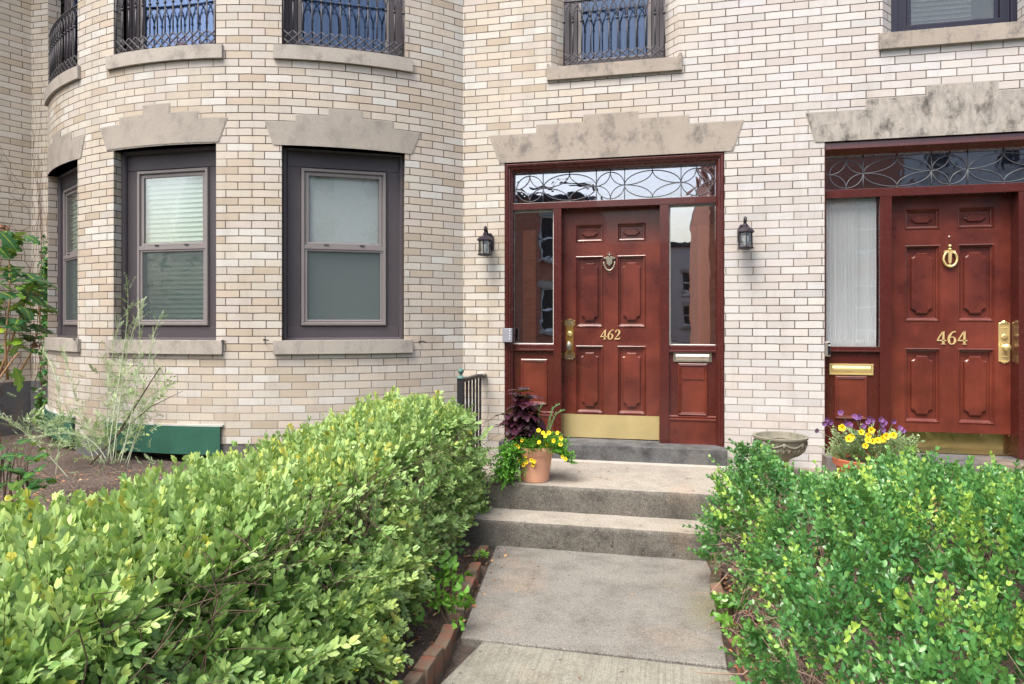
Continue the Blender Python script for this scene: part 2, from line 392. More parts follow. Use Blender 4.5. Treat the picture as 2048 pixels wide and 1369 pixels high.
M['privet'] = leaf_mat('privet leaf', [(0, RGB(92, 138, 76, .88)), (.35, RGB(138, 178, 104, .9)), (.65, RGB(172, 204, 132, .92)), (.9, RGB(192, 212, 116, .9)), (1, RGB(208, 202, 90, .88))], RGB(128, 100, 74, .8), .45, .26)
M['box'] = leaf_mat('boxwood leaf', [(0, RGB(40, 90, 50, .92)), (.4, RGB(72, 132, 72, .94)), (.7, RGB(108, 162, 84, .92)), (.92, RGB(154, 198, 96, .92)), (1, RGB(178, 212, 96, .9))], RGB(110, 112, 72, .8), .34, .2, .6, .1)
M['coleus'] = leaf_mat('purple coleus leaf', [(0, RGB(38, 14, 24)), (.6, RGB(66, 26, 44)), (1, RGB(112, 44, 62))], RGB(90, 40, 50), .5, .1, .4, .4, RGB(84, 40, 110))
M['trail'] = leaf_mat('trailing green leaf', [(0, RGB(44, 104, 34)), (1, RGB(110, 176, 56))], RGB(96, 124, 60), .5, .25)
M['sage'] = leaf_mat('pale grey green leaf', [(0, RGB(116, 146, 98)), (.6, RGB(160, 184, 134)), (1, RGB(200, 214, 172))], RGB(178, 186, 156), .6, .3)
M['hydr'] = leaf_mat('oakleaf hydrangea leaf', [(0, RGB(22, 62, 38)), (.55, RGB(48, 108, 52)), (.85, RGB(110, 160, 44)), (1, RGB(176, 178, 40))], RGB(110, 80, 58), .5, .2, .45, .35)
M['ivy'] = leaf_mat('climbing vine leaf', [(0, RGB(30, 84, 48)), (.7, RGB(60, 124, 58)), (1, RGB(130, 160, 50))], RGB(90, 70, 52), .5, .2)
M['deadleaf'] = leaf_mat('dry brown leaf', [(0, RGB(110, 76, 58)), (.6, RGB(176, 116, 76)), (1, RGB(206, 166, 124))], RGB(120, 90, 70), .8, .1, .2)
M['weed'] = leaf_mat('bright weed leaf', [(0, RGB(60, 120, 40)), (1, RGB(120, 176, 64))], RGB(110, 140, 60), .5, .3)
M['twig'] = plain('grey brown twig', RGB(160, 136, 120, .85), .9, 0, .35, 20)
M['twigd'] = plain('dark brown branch', RGB(106, 88, 74, .8), .9, 0, .35, 20)
M['yellow'] = plain('yellow petal', RGB(244, 216, 24, .9), .6, 0, .08, 40)
M['purple'] = plain('purple petal', RGB(112, 66, 132, .9), .6, 0, .35, 30)
M['flowc'] = plain('flower centre', RGB(150, 96, 20), .7)
M['dryflower'] = plain('dried flower head', RGB(150, 110, 84, .8), .9, 0, .3, 40)
# ================================================================ HOUSES
house = tag(empty('row_house', (-1.5, 0, 0)), 'cream brick row house with rounded bay and maroon door numbered 462', 'row house')
house2 = tag(empty('row_house', (2.6, 0, 0)), 'cream brick row house with maroon door numbered 464 beside a lace curtained sidelight', 'row house')
house3 = tag(empty('row_house', (-7.6, -1, 0)), 'buff brick house with grey stucco base and dry vines at the left edge', 'row house')

TOP = 8.6
def sheet(mb, us, vs, holes, mp):
    us = sorted(set(us)); vs = sorted(set(vs))
    for a, b in zip(us, us[1:]):
        for c, d in zip(vs, vs[1:]):
            um, vm = (a+b)/2, (c+d)/2
            if any(h[0] < um < h[1] and h[2] < vm < h[3] for h in holes): continue
            q = [(a, c), (b, c), (b, d), (a, d)]
            mb.face([mp(*k) for k in q], [uvmap(mp, k) for k in q])
def uvmap(mp, k):
    return mp.uv(*k) if hasattr(mp, 'uv') else k
class Flat:
    def __init__(s, Y=0.0): s.Y = Y
    def __call__(s, u, v, off=0): return (u, s.Y+off, v)
class Bay:
    def __call__(s, u, v, off=0): return bay(u, v, BR-off)
    def uv(s, u, v): return (-1.849+(u-R(49))*BR, v)
flat, baym = Flat(), Bay()

def colshape(mb, top, bot, mp, front, back, n=24):
    """solid with a front on the wall surface: piecewise z ranges over u."""
    xs = set()
    for pl in (top, bot): xs.update(round(q[0], 6) for q in pl)
    lo, hi = min(xs), max(xs)
    xs.update(lo+(hi-lo)*k/n for k in range(n+1)); xs = sorted(xs)
    def ev(pl, x, side):
        for (xa, za), (xb, zb) in zip(pl, pl[1:]):
            if xb-xa < 1e-5: continue
            if xa-1e-7 <= x <= xb+1e-7:
                if side > 0 and abs(x-xb) < 1e-6: continue
                return za+(zb-za)*(x-xa)/(xb-xa)
        return pl[-1][1] if x > lo+(hi-lo)/2 else pl[0][1]
    for a, b in zip(xs, xs[1:]):
        if b-a < 1e-6: continue
        e = (b-a)*1e-3
        q = [(a, ev(bot, a+e, 1)), (b, ev(bot, b-e, -1)), (b, ev(top, b-e, -1)), (a, ev(top, a+e, 1))]
        mb.face([mp(u, v, front) for u, v in q])
        mb.face([mp(q[0][0], q[0][1], front), mp(q[0][0], q[0][1], back), mp(q[1][0], q[1][1], back), mp(q[1][0], q[1][1], front)])
        mb.face([mp(q[3][0], q[3][1], front), mp(q[2][0], q[2][1], front), mp(q[2][0], q[2][1], back), mp(q[3][0], q[3][1], back)])
        # step risers / ends
        for u, zl, zh in ((a, q[0][1], q[3][1]), (b, q[1][1], q[2][1])):
            mb.face([mp(u, zl, front), mp(u, zh, front), mp(u, zh, back), mp(u, zl, back)])

def lintel(parent, pf, mp, xs, p1, p2, p3, bx, bz, mat, pr=.006, back=.14, mirror=None, name='lintel'):
    """xs: six px columns of the steps; p1..p3 px points on the three levels; bx px ends of the bottom; bz px points for its height"""
    z = lambda pts: sum(pf(*q)[1] for q in pts)/len(pts)
    u = [pf(x, q[1])[0] for x, q in zip(xs, (p1[0], p2[0], p3[0], p3[-1], p2[-1], p1[-1]))]
    z1, z2, z3, zb = z(p1), z(p2), z(p3), z(bz)
    ub = [pf(bx[0], bz[0][1])[0], pf(bx[1], bz[-1][1])[0]]
    if mirror is not None:
        u = [2*mirror-q for q in reversed(u)]; ub = [2*mirror-q for q in reversed(ub)]
    top = [(u[0], z1), (u[1], z1), (u[1]+1e-4, z2), (u[2], z2), (u[2]+1e-4, z3), (u[3], z3), (u[3]+1e-4, z2), (u[4], z2), (u[4]+1e-4, z1), (u[5], z1)]
    bot = [(u[0], z1-.001), (ub[0], zb), (ub[1], zb), (u[5], z1-.001)]
    mb = MB(); colshape(mb, top, bot, mp, -pr, back)
    mb.build(name, mat, parent)
    mm = MB(); g = .009    # mortar line round the stone
    top2 = [(a+(g if i >= 5 else -g), b+g) for i, (a, b) in enumerate(top)] if mp is flat else [(a+(g/BR if i >= 5 else -g/BR), b+g) for i, (a, b) in enumerate(top)]
    k = g if mp is flat else g/BR
    bot2 = [(u[0]-k, z1-.001), (ub[0]-k, zb), (ub[1]+k, zb), (u[5]+k, z1-.001)]
    colshape(mm, top2, bot2, mp, -.0025, back-.01)
    o = mm.build('mortar_joint', M['grit'], parent)
    return zb, u

# ---- bay lintels: window 1 (front), window 2 (right), window 0 (left, mirrored)
WIN = {}
th1 = (Pb(228.7, 480)[0]+Pb(430, 480)[0])/2
th2 = (Pb(561, 480)[0]+Pb(812.4, 480)[0])/2
hw = ((Pb(812.4, 480)[0]-Pb(561, 480)[0])/2+(Pb(430, 480)[0]-Pb(228.7, 480)[0])/2)/2
th0 = 2*th1-th2
zl1, _ = lintel(house, Pb, baym, (201.6,240,287,339,396,453.7), [(201.6,258.5),(453.7,236)], [(239.6,238),(397,223.5)], [(287,212),(340,209)], (215,437), [(215,302),(437,283)], M['stone'])
zl2, _ = lintel(house, Pb, baym, (531,593,659,723,785,839.4), [(531,237.5),(839.4,273.6)], [(591.6,225.4),(785.7,250.7)], [(658.6,217),(723.7,226)], (548,823), [(548,285.7),(823,313)], M['stone'])
lintel(house, Pb, baym, (531,593,659,723,785,839.4), [(531,237.5),(839.4,273.6)], [(591.6,225.4),(785.7,250.7)], [(658.6,217),(723.7,226)], (548,823), [(548,285.7),(823,313)], M['stone'], mirror=th1)
ZLB = (zl1+zl2)/2
ZSB = (Pb(683, 682)[1]+Pb(330, 680)[1])/2          # sill top
ZSB2 = (Pb(683, 708.6)[1]+Pb(330, 707)[1])/2
ZU = (Pb(687, 104)[1]+Pb(325, 95)[1])/2             # upper sill top
ZU2 = (Pb(687, 131)[1]+Pb(325, 122)[1])/2
zu1, zu2 = ZU, ZU+1.75
def sill(parent, mp, u0, u1, z0, z1, pr=.03, k=1.0, mat=None):
    mb = MB(); colshape(mb, [(u0, z1), (u1, z1)], [(u0, z0), (u1, z0)], mp, -pr, .16, 16)
    return mb.build('sill', mat or M['sill'], parent, bevel=0)
for th in (th0, th1, th2):
    e = .062/BR
    sill(house, baym, th-hw-e, th+hw+e, ZSB2, ZSB)
    sill(house, baym, th-hw-e, th+hw+e, ZU2, ZU)

# ---- flat lintels
zd, _ = lintel(house, P, flat, (980,1074,1168,1275,1377,1486), [(980,278),(1486,238)], [(1074,254),(1378,230)], [(1167,234),(1274.6,221.8)], (1000,1465), [(1000,330),(1465,299)], M['stone2'])
xm = P(1925, 180)[0]
def Pm(px, py):
    return P(px, py)
# 464 is symmetrical about its keystone; right half lies beyond the frame
L = [P(1612.4,228), P(1733,202), P(1855,174), P(1994.6,161.5)]
xm = (L[2][0]+L[3][0])/2
zz = [P(1612.4,228)[1], (P(1730,202)[1]+P(1856,190)[1])/2, L[2][1]/2+L[3][1]/2]
zd2 = (P(1631.6,286)[1]+P(2048,262)[1])/2
u = [L[0][0], L[1][0], L[2][0]]; u = u+[2*xm-q for q in reversed(u)]
ub0 = P(1631.6,286)[0]
def lint_flat(parent, u, z1, z2, z3, ub, zb, mat):
    for g, pr, nm, mt in ((0, .006, 'lintel', mat), (.009, .0025, 'mortar_joint', M['grit'])):
        top = [(u[0]-g, z1+g), (u[1]-g, z1+g), (u[1]-g+1e-4, z2+g), (u[2]-g, z2+g), (u[2]-g+1e-4, z3+g), (u[3]+g, z3+g), (u[3]+g+1e-4, z2+g), (u[4]+g, z2+g), (u[4]+g+1e-4, z1+g), (u[5]+g, z1+g)]
        bot = [(u[0]-g, z1-.001), (ub[0]-g, zb), (ub[1]+g, zb), (u[5]+g, z1-.001)]
        mb = MB(); colshape(mb, top, bot, flat, -pr, .14-g); mb.build(nm, mt, parent)
lint_flat(house2, u, zz[0], zz[1], zz[2], (ub0, 2*xm-ub0), zd2, M['stone464'])

# ---- openings in the flat wall
dx0, dx1 = PX(1009), PX(1449)
ex0 = PX(1649); ex1 = 2*xm-ex0
ux0, ux1 = PX(1102), PX(1356.5); zus = (PZ(1093.7,139.3)+PZ(1364,111.4))/2; zus2 = (PZ(1095,166)+PZ(1364,139))/2
vx0 = PX(1765); vx1 = PX(2052); zvs = PZ(1757,69); zvs2 = PZ(1758,102)
PARTY = .86
LAND = E-1.2
def wallsheet(x0, x1, holes, parent, name='wall'):
    mb = MB(); us = [x0, x1]; vs = [-.2, TOP]
    for h in holes: us += [h[0], h[1]]; vs += [h[2], h[3]]
    us = [a for a in us if x0-1e-6 <= a <= x1+1e-6]
    sheet(mb, us, vs, holes, flat)
    return mb
mb = wallsheet(-1.849, PARTY, [(dx0, dx1, LAND-.01, zd), (ux0, ux1, zus, zus+1.9)], house)
# body of the house behind the facade: party sides, back, roof
def strip(mb, a, b, z0, z1, u0=0.0):     # vertical brick strip between plan points a,b
    l = math.hypot(b[0]-a[0], b[1]-a[1])
    mb.face([(a[0],a[1],z0),(b[0],b[1],z0),(b[0],b[1],z1),(a[0],a[1],z1)], [(u0,z0),(u0+l,z0),(u0+l,z1),(u0,z1)])
# door reveals
strip(mb, (dx0, 0), (dx0, .2), LAND-.01, zd, dx0); strip(mb, (dx1, 0), (dx1, .2), LAND-.01, zd, dx1)
# splayed reveals of the upper window
xi0, xi1 = P(1129, 90, .13)[0], P(1330, 70, .13)[0]
strip(mb, (ux0, 0), (xi0, .13), zus, zus+1.9, ux0); strip(mb, (ux1, 0), (xi1, .13), zus, zus+1.9, ux1)
strip(mb, (PARTY-.002, .25), (PARTY-.002, 9), -.2, TOP); strip(mb, (PARTY-.002, 0), (PARTY-.002, .25), -.2, TOP); strip(mb, (-6.4, 9), (PARTY, 9), -.2, TOP); strip(mb, (-6.4, .02), (-6.4, 9), -.2, TOP)
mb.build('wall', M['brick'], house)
mb = MB(); mb.box(-6.6, PARTY-.004, -.25, 9.2, TOP, TOP+.25); mb.build('roof', M['roof'], house)
# bay wall
tE = R(49.0)
mb = MB(); us = [-tE+2*tE*k/96 for k in range(97)]; vs = [.2, TOP]
ZBB = E-1.02
holes = []
for th in (th0, th1, th2):
    us += [th-hw, th+hw]; holes += [(th-hw, th+hw, ZSB, ZLB), (th-hw, th+hw, ZU, zu2)]
vs += [ZSB, ZLB, ZU, zu2, ZBB]
# basement openings behind the green boards
bpx = [(220, 443)]
bt = Pb(222, 848)[1]/2+Pb(440, 849)[1]/2; bb = E-1.06
bth = [(Pb(216, 880)[0], Pb(443, 849)[0]), (Pb(97, 850)[0]-.10, Pb(150, 840)[0])]
for a, b in bth: us += [a, b]; holes.append((a+.005, b-.005, .36, bt-.01))
vs += [.36, bt-.01]
sheet(mb, us, vs, holes+[(-9, 9, 0, ZBB)], baym)
def brev(mb, th, sgn, z0, z1, dep=.11):
    p = Vector(bay(th, 0)); nth = th1 if 0 else None
    c = th - sgn*hw
    n = Vector((-math.sin(c), math.cos(c), 0))
    q = p+n*dep
    strip(mb, (p.x, p.y), (q.x, q.y), z0, z1, baym.uv(th, 0)[0])
for th in (th0, th1, th2):
    for sgn in (-1, 1):
        brev(mb, th+sgn*hw, sgn, ZSB, ZLB); brev(mb, th+sgn*hw, sgn, ZU, zu2)
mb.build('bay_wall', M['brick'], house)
mb = MB(); sheet(mb, us, [-.1, .36, bt-.01, ZBB], holes, lambda u, v: bay(u, v, BR-.004)); mb.hasuv = False
mb.build('foundation', M['stucco'], house)
for a, b in bth:
    mb = MB()
    colshape(mb, [(a, bt), (b, bt)], [(a, bt-.235), (b, bt-.235)], baym, -.03, -.012, 12)
    mb.build('window_board', M['greenp'], house)
for a, b in bth:
    mb = MB(); colshape(mb, [(a-.006, bt+.014), (b+.006, bt+.014)], [(a-.006, bt), (b+.006, bt)], baym, -.024, .02, 12)
    mb.build('board_trim', M['whitep'], house)
for a, b in bth:
    mb = MB(); ang = (a+b)/2
    colshape(mb, [(a-.03, bt), (b+.03, bt)], [(a-.03, .1), (b+.03, .1)], baym, .22, .3, 8)
    mb.build('basement_wall', M['dark'], house)

# ---- window unit (local: x right, y inward, z up; origin at chord centre)
def chord(tha, thb):
    a, b = Vector(bay(tha, 0)), Vector(bay(thb, 0)); c = (a+b)/2; x = (b-a).normalized(); y = Vector((-x.y, x.x, 0))
    return Matrix(((x.x, y.x, 0, c.x), (x.y, y.y, 0, c.y), (0, 0, 1, 0), (0, 0, 0, 1))), (b-a).length
def slats(mb, x0, x1, z0, z1, y, pitch=.042, tilt=.006):
    k = int((z1-z0)/pitch)
    for i in range(k+1):
        z = z1-i*pitch
        if z-pitch < z0-.02: break
        mb.face([(x0, y-tilt, z-pitch*.98), (x1, y-tilt, z-pitch*.98), (x1, y+tilt*.2, z-pitch*.45), (x0, y+tilt*.2, z-pitch*.45)])
        mb.face([(x0, y+tilt*.2, z-pitch*.45), (x1, y+tilt*.2, z-pitch*.45), (x1, y+tilt, z+.002), (x0, y+tilt, z+.002)])
def storm_window(Mx, w, z0, z1, gl, seed=0):
    w2 = w/2; mb = MB(Mx)
    mb.rects(-w2, w2, z0-.02, z1, [(0, .30), (0, .088), (.012, .080), (.030, .082), (.040, .098), (.044, .118), (.135, .118), (.150, .112), (.150, .22)], cap=False)
    mb.box(-w2+.044, w2-.044, .112, .16, z1-.175, z1-.05)
    mb.box(-w2+.044, w2-.044, .110, .16, z0-.01, z0+.115)
    fr = mb.build('window', M['aub'], house, bevel=.002)
    x0, x1 = -w2+.155, w2-.155; a, b = z0+.125, z1-.185; mid = a+(b-a)*.487
    mb = MB(Mx)
    mb.rects(x0, x1, a, b, [(0, .20), (0, .100), (.006, .092), (.026, .092), (.030, .104), (.032, .17)], cap=False)
    mb.rects(x0+.032, x1-.032, mid+.03, b-.032, [(-.002, .112), (.014, .108), (.030, .110), (.034, .13)], cap=False)
    mb.box(x0+.012, x1-.012, .094, .13, mid, mid+.036)
    mb.rects(x0+.032, x1-.032, a+.030, mid, [(-.002, .103), (.014, .100), (.020, .104), (.020, .13)], cap=False)
    mb.build('storm_frame', M['storm'], fr, bevel=.0015)
    for s in (-1, 1):
        mb = MB(Mx); mb.box(s*(x1-.21)-.02, s*(x1-.21)+.02, .086, .096, mid+.036, mid+.043); mb.build('sash_latch', M['black'], fr)
    mb = MB(Mx); mb.box(x0+.05, x1-.05, .118, .122, mid+.03, b-.05); mb.build('upper_pane', gl, fr)
    mb = MB(Mx); mb.box(x0+.04, x1-.04, .128, .132, a+.04, mid+.02); mb.build('lower_pane', gl, fr)
    mb = MB(Mx); mb.box(x0+.045, x1-.045, .108, .1085, a+.045, mid); mb.build('insect_screen', M['screen'], fr)
    mb = MB(Mx)
    if seed:     # plain pale sheet: the pane's pale building reflection put into a solid colour
        mb.face([(x0-.02, .150, a-.03), (x1+.02, .150, a-.03), (x1+.02, .150, b), (x0-.02, .150, b)]); mb.build('reflection_sheet', M['curtain'], fr)
    else: slats(mb, x0+.065, x1-.03, a-.02, b+.05, .160); mb.build('blind', M['blind'], fr)
    for s in (() if seed else (-.3, .3)):
        mb = MB(Mx); mb.box(w*s-.008, w*s+.008, .148, .150, a-.02, b); mb.build('blind_tape', M['blind2'], fr)
    mb = MB(Mx); mb.box(-w2, w2, .5, .52, z0-.1, z1+.1); mb.box(-w2-.02, -w2, .3, .52, z0-.1, z1+.1); mb.box(w2, w2+.02, .3, .52, z0-.1, z1+.1); mb.box(-w2, w2, .3, .52, z1+.1, z1+.12); mb.box(-w2, w2, .3, .52, z0-.12, z0-.1)
    mb.build('inner_wall', M['dark'], fr)
    return fr
for i, th in enumerate((th0, th1, th2)):
    Mx, w = chord(th-hw, th+hw)
    storm_window(Mx, w, ZSB, ZLB+.015, (M['glass'], M['glass'], M['glass_wavy'])[i], i == 2)

# ---- upper windows with gothic grilles
def upper_window(Mx, w, z0, z1, parent, back='blue', frame='aub', dep=.14, sashm='storm'):
    w2 = w/2; mb = MB(Mx)
    mb.rects(-w2, w2, z0-.02, z1, [(0, dep+.16), (0, dep), (.05, dep), (.055, dep+.02), (.12, dep+.02), (.125, dep+.1)], cap=False)
    fr = mb.build('window', M[frame], parent, bevel=.002)
    mb = MB(Mx); x0, x1 = -w2+.125, w2-.125; a = z0+.06; mid = a+(z1-z0)*.5
    mb.rects(x0, x1, a, z1-.1, [(0, dep+.06), (0, dep+.03), (.03, dep+.03), (.034, dep+.06)], cap=False)
    mb.box(x0, x1, dep+.028, dep+.06, a-.02, a+.05)
    mb.build('sash', M[sashm], fr, bevel=.0015)
    mb = MB(Mx); mb.box(x0+.03, x1-.03, dep+.045, dep+.049, a+.04, z1-.12); mb.build('pane', M['glass_up' if back == 'blue' else 'glass'], fr)
    mb = MB(Mx)
    if back == 'blue':
        pts = []; n = 90
        for k in range(n+1):
            x = x0+(x1-x0)*k/n; pts.append((x, dep+.20+.018*math.sin(k*1.1)+.01*math.sin(k*.37), 0))
        mb.loft([[(p[0], p[1], z) for p in pts] for z in (a-.05, z1)], closed=False)
        mb.build('curtain', M['curtblue'], fr, smooth=True)
    else:
        slats(mb, x0+.0, x1-.17, a+.0, z1-.1, dep+.10, .040, .008); mb.build('blind', M['blind2'], fr)
        mb = MB(Mx); mb.box(x0+.03, x1-.03, dep+.037, dep+.0375, a+.04, z1-.12); mb.build('insect_screen', M['screen2'], fr)
    mb = MB(Mx); mb.box(-w2, w2, .6, .62, z0-.1, z1+.1); mb.box(-w2-.02, -w2, dep+.1, .62, z0-.1, z1+.1); mb.box(w2, w2+.02, dep+.1, .62, z0-.1, z1+.1); mb.box(-w2, w2, dep+.1, .62, z0-.12, z0-.1)
    mb.build('inner_wall', M['dark'], fr)
    return fr
for i, th in enumerate((th0, th1, th2)):
    Mx, w = chord(th-hw, th+hw)
    fr = upper_window(Mx, w, ZU, zu2, house)
    if i == 1:
        mb = MB(Mx); mb.ball((.02, .24, ZU+.1), .16, 16, (1.2, .35, .8)); mb.build('cushion', M['redcloth'], fr, smooth=True)
Mf = Matrix.Translation(((xi0+xi1)/2, 0, 0))
upper_window(Mf, xi1-xi0+.01, zus, zus+1.9, house, dep=.135)

def grille(mp, u0, u1, z0, nb, parent, off, us=1.0, bottom=.135, spring=.42, k=1.0):
    """gothic iron guard: lattice foot, upright bars, interlaced pointed arches, top rail"""
    mb = MB(); s = (u1-u0)/(nb-1)
    P3 = lambda u, z: mp(u, z, off)
    r = .0065
    for i in range(nb):
        u = u0+s*i
        mb.tube([P3(u, z0+bottom), P3(u, z0+spring)], r, 5)
        mb.tube([P3(u, z0+spring-.01), P3(u, z0+spring+.006)], r*1.9, 6)
        for sg in (-1, 1):
            for span in ((2,) if 0 < i < nb-1 else (2,)):
                ue = u+sg*s*span/2*1.0
                if ue < u0-1e-6 or ue > u1+1e-6: continue
                H = .17
                pts = [P3(u+sg*s*(1-math.cos(t*math.pi/2)), z0+spring+H*math.sin(t*math.pi/2)) for t in (0, .2, .4, .6, .8, 1)]
                # curve from the bar up to the apex above its neighbour
                mb.tube(pts, r*.85, 5)
        # half-width arch between neighbours
        if i < nb-1:
            for sg, ub in ((1, u), (-1, u+s)):
                mb.tube([P3(ub+sg*s*.5*(1-math.cos(t*math.pi/2)), z0+spring+.10*math.sin(t*math.pi/2)) for t in (0, .25, .5, .75, 1)], r*.7, 5)
        # lattice
        for sg in (-1, 1):
            ue = u; z = z0+bottom; pts = [(u, z)]
            h = .068
            while z > z0+.012 and u0-s*.5 <= ue <= u1+s*.5:
                ue += sg*s*.5; z -= h*.5
                if ue < u0-1e-6 or ue > u1+1e-6: break
                pts.append((ue, z))
            if len(pts) > 1: mb.tube([P3(*q) for q in pts], r*.95, 5)
    for e, sg in ((u0, 1), (u1, -1)):
        for zz_ in (z0+bottom-.068, ):
            mb.tube([P3(e, zz_), P3(e+sg*s, zz_-.068)], r*.9, 5)
    n = 14
    for z, rr in ((z0+.01, .008), (z0+spring+.18, .011)):
        mb.tube([P3(u0+(u1-u0)*k_/n, z) for k_ in range(n+1)], rr, 6)
    for e in (u0, u1): mb.tube([P3(e, z0), P3(e, z0+spring+.18)], r*1.1, 5)
    return mb.build('window_grille', M['iron'], parent, smooth=True)
for i, th in enumerate((th0, th1, th2)):
    grille(baym, th-hw+.004, th+hw-.004, ZU+.004, 14, house, .015, spring=.40)
grille(flat, xi0+.005, xi1-.005, zus+.004, 12, house, .06, spring=.42)
# sill of the flat upper window with raised lugs
mb = MB(); a, b = PX(1094.5), PX(1364)
mb.box(a, b, -.03, .2, zus2, zus-.004); 
for q0, q1 in ((a, a+.05), (b-.05, b)): mb.prism([(q0, zus-.01), (q1, zus-.01), (q1 if q0 > a+.1 else q1-.03, zus+.03), (q0 if q0 < a+.1 else q0+.03, zus+.03)], -.0285, .02)
mb.build('sill', M['stone2'], house, bevel=.003)

# ================================================================ HOUSE 464 wall
mb = wallsheet(PARTY, 6.5, [(ex0, ex1, LAND-.01, zd2), (vx0, vx1, zvs, zvs+1.9)], house2)
strip(mb, (ex0, 0), (ex0, .2), LAND-.01, zd2, ex0); strip(mb, (ex1, 0), (ex1, .2), LAND-.01, zd2, ex1)
wi0, wi1 = P(1783, 50, .13)[0], P(2033.5, 40, .13)[0]
strip(mb, (vx0, 0), (wi0, .13), zvs, zvs+1.9, vx0); strip(mb, (vx1, 0), (wi1, .13), zvs, zvs+1.9, vx1)
strip(mb, (6.5, 0), (6.5, 9), -.2, TOP); strip(mb, (6.5, 9), (PARTY, 9), -.2, TOP)
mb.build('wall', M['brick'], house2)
mb = MB(); mb.box(PARTY, 6.6, -.25, 9.2, TOP, TOP+.25); mb.build('roof', M['roof'], house2)
Mf2 = Matrix.Translation(((wi0+wi1)/2, 0, 0))
upper_window(Mf2, wi1-wi0+.01, zvs, zvs+1.9, house2, 'blind', 'navy', .12, 'navy')
mb = MB(); a = PX(1757); b = vx1+(vx0-a)
mb.box(a, b, -.035, .2, zvs2, zvs-.004); mb.build('sill', M['stone2'], house2, bevel=.003)

# ================================================================ DOORS
YF = .055           # plane of the frame members
YD = .19            # plane of the door face
def field_poly(x0, x1, z0, z1):
    w = x1-x0; c = w*.24; s = w*.03; out = []
    def arc(cx, cz, a0, a1): return [(cx+c*math.cos(a0+(a1-a0)*k/5), cz+c*math.sin(a0+(a1-a0)*k/5)) for k in range(6)]
    out += [(x0+c+s, z0)]
    out += [(x1-c-s, z0)] + arc(x1, z0, math.pi, math.pi/2) + [(x1, z0+c+s)]
    out += [(x1, z1-c-s)] + arc(x1, z1, -math.pi/2, -math.pi) + [(x1-c-s, z1)]
    out += [(x0+c+s, z1)] + arc(x0, z1, 0, -math.pi/2) + [(x0, z1-c-s)]
    out += [(x0, z0+c+s)] + arc(x0, z0, math.pi/2, 0)
    return out
def hex_poly(x0, x1, z0, z1):
    cx, cz, w, h = (x0+x1)/2, (z0+z1)/2, x1-x0, z1-z0
    return [(cx+a*w, cz+b*h) for a, b in ((-.5,-.12),(-.42,-.16),(-.30,-.5),(.30,-.5),(.42,-.16),(.5,-.12),(.5,.12),(.42,.16),(.30,.5),(-.30,.5),(-.42,.16),(-.5,.12))]
def door(parent, x0, x1, z0, z1, panels, Y):
    mb = MB(); us = [x0, x1]; vs = [z0, z1]; hs = []
    for a, b, c, d in panels: us += [a, b]; vs += [c, d]; hs.append((a, b, c, d))
    fl = Flat(Y)
    sheet(mb, us, vs, hs, fl); mb.hasuv = False; mb.U = [None]*len(mb.F)
    mb.loft([[(x0,Y,z0),(x1,Y,z0),(x1,Y,z1),(x0,Y,z1)], [(x0,Y+.045,z0),(x1,Y+.045,z0),(x1,Y+.045,z1),(x0,Y+.045,z1)]], cap1=True)
    for a, b, c, d in panels:
        mb.rects(a, b, c, d, [(0, Y), (0, Y-.004), (.006, Y-.007), (.012, Y+.003), (.014, Y+.013), (.023, Y+.017), (.028, Y+.030), (.029, Y+.0305)], cap=True)
    dr = mb.build('door', M['wood'], parent)
    for a, b, c, d in panels:
        mb = MB(); w, h = b-a, d-c
        if h < w: poly = hex_poly(a+w*.20, b-w*.20, c+h*.32, d-h*.32)
        else: poly = field_poly(a+w*.195, b-w*.195, c+.062, d-.062)
        mb.prism(poly, Y+.010, Y+.034, .009)
        mb.build('raised_panel', M['wood'], dr)
    return dr
def dpan(pf, xsL, xsR, rows):
    out = []
    for (pa, pb) in (xsL, xsR):
        for (za, zb) in rows: out.append((PX(pa, YD), PX(pb, YD), za, zb))
    return out
zd0 = E-1.054
rows = [(PZ(1222,828,YD), PZ(1222,692,YD)), (PZ(1222,655,YD), PZ(1222,512,YD)), (PZ(1222,483.5,YD), PZ(1222,448,YD))]
XD0, XD1 = PX(1120,YD), PX(1323,YD)
ZDT = PZ(1222,418,YD)+.02
d462 = door(house, XD0, XD1, zd0, ZDT, dpan(None, (1151.7,1206.4), (1234.6,1291.5), rows), YD)
zd0b = E-1.075
rows = [(PZ(1845,845,YD), PZ(1845,697,YD)), (PZ(1845,643,YD), PZ(1845,491,YD)), (PZ(1845,459,YD), PZ(1845,418.5,YD))]
XE0, XE1 = PX(1780,YD), PX(2026,YD)
ZET = PZ(1900,384,YD)+.02
d464 = door(house2, XE0, XE1, zd0b, ZET, dpan(None, (1809.5,1880), (1915.5,1988.5), rows), YD)

# door furniture
def plate(parent, x0, x1, z0, z1, Y, mat, name='kick_plate', screws=5):
    mb = MB(); mb.box(x0, x1, Y-.003, Y, z0, z1)
    for k in range(screws):
        x = x0+.02+(x1-x0-.04)*k/(screws-1)
        for z in (z0+.012, z1-.012): mb.ball((x, Y-.0032, z), .004, 6, (1, .4, 1))
    return mb.build(name, mat, parent)
plate(d462, PX(1127,YD), PX(1318.5,YD), PZ(1222,877,YD), PZ(1222,830.5,YD), YD, M['kick'])
plate(d464, PX(1800,YD)-.02, PX(2024,YD), PZ(1905,907.5,YD), PZ(1905,866,YD), YD, M['kick2'])

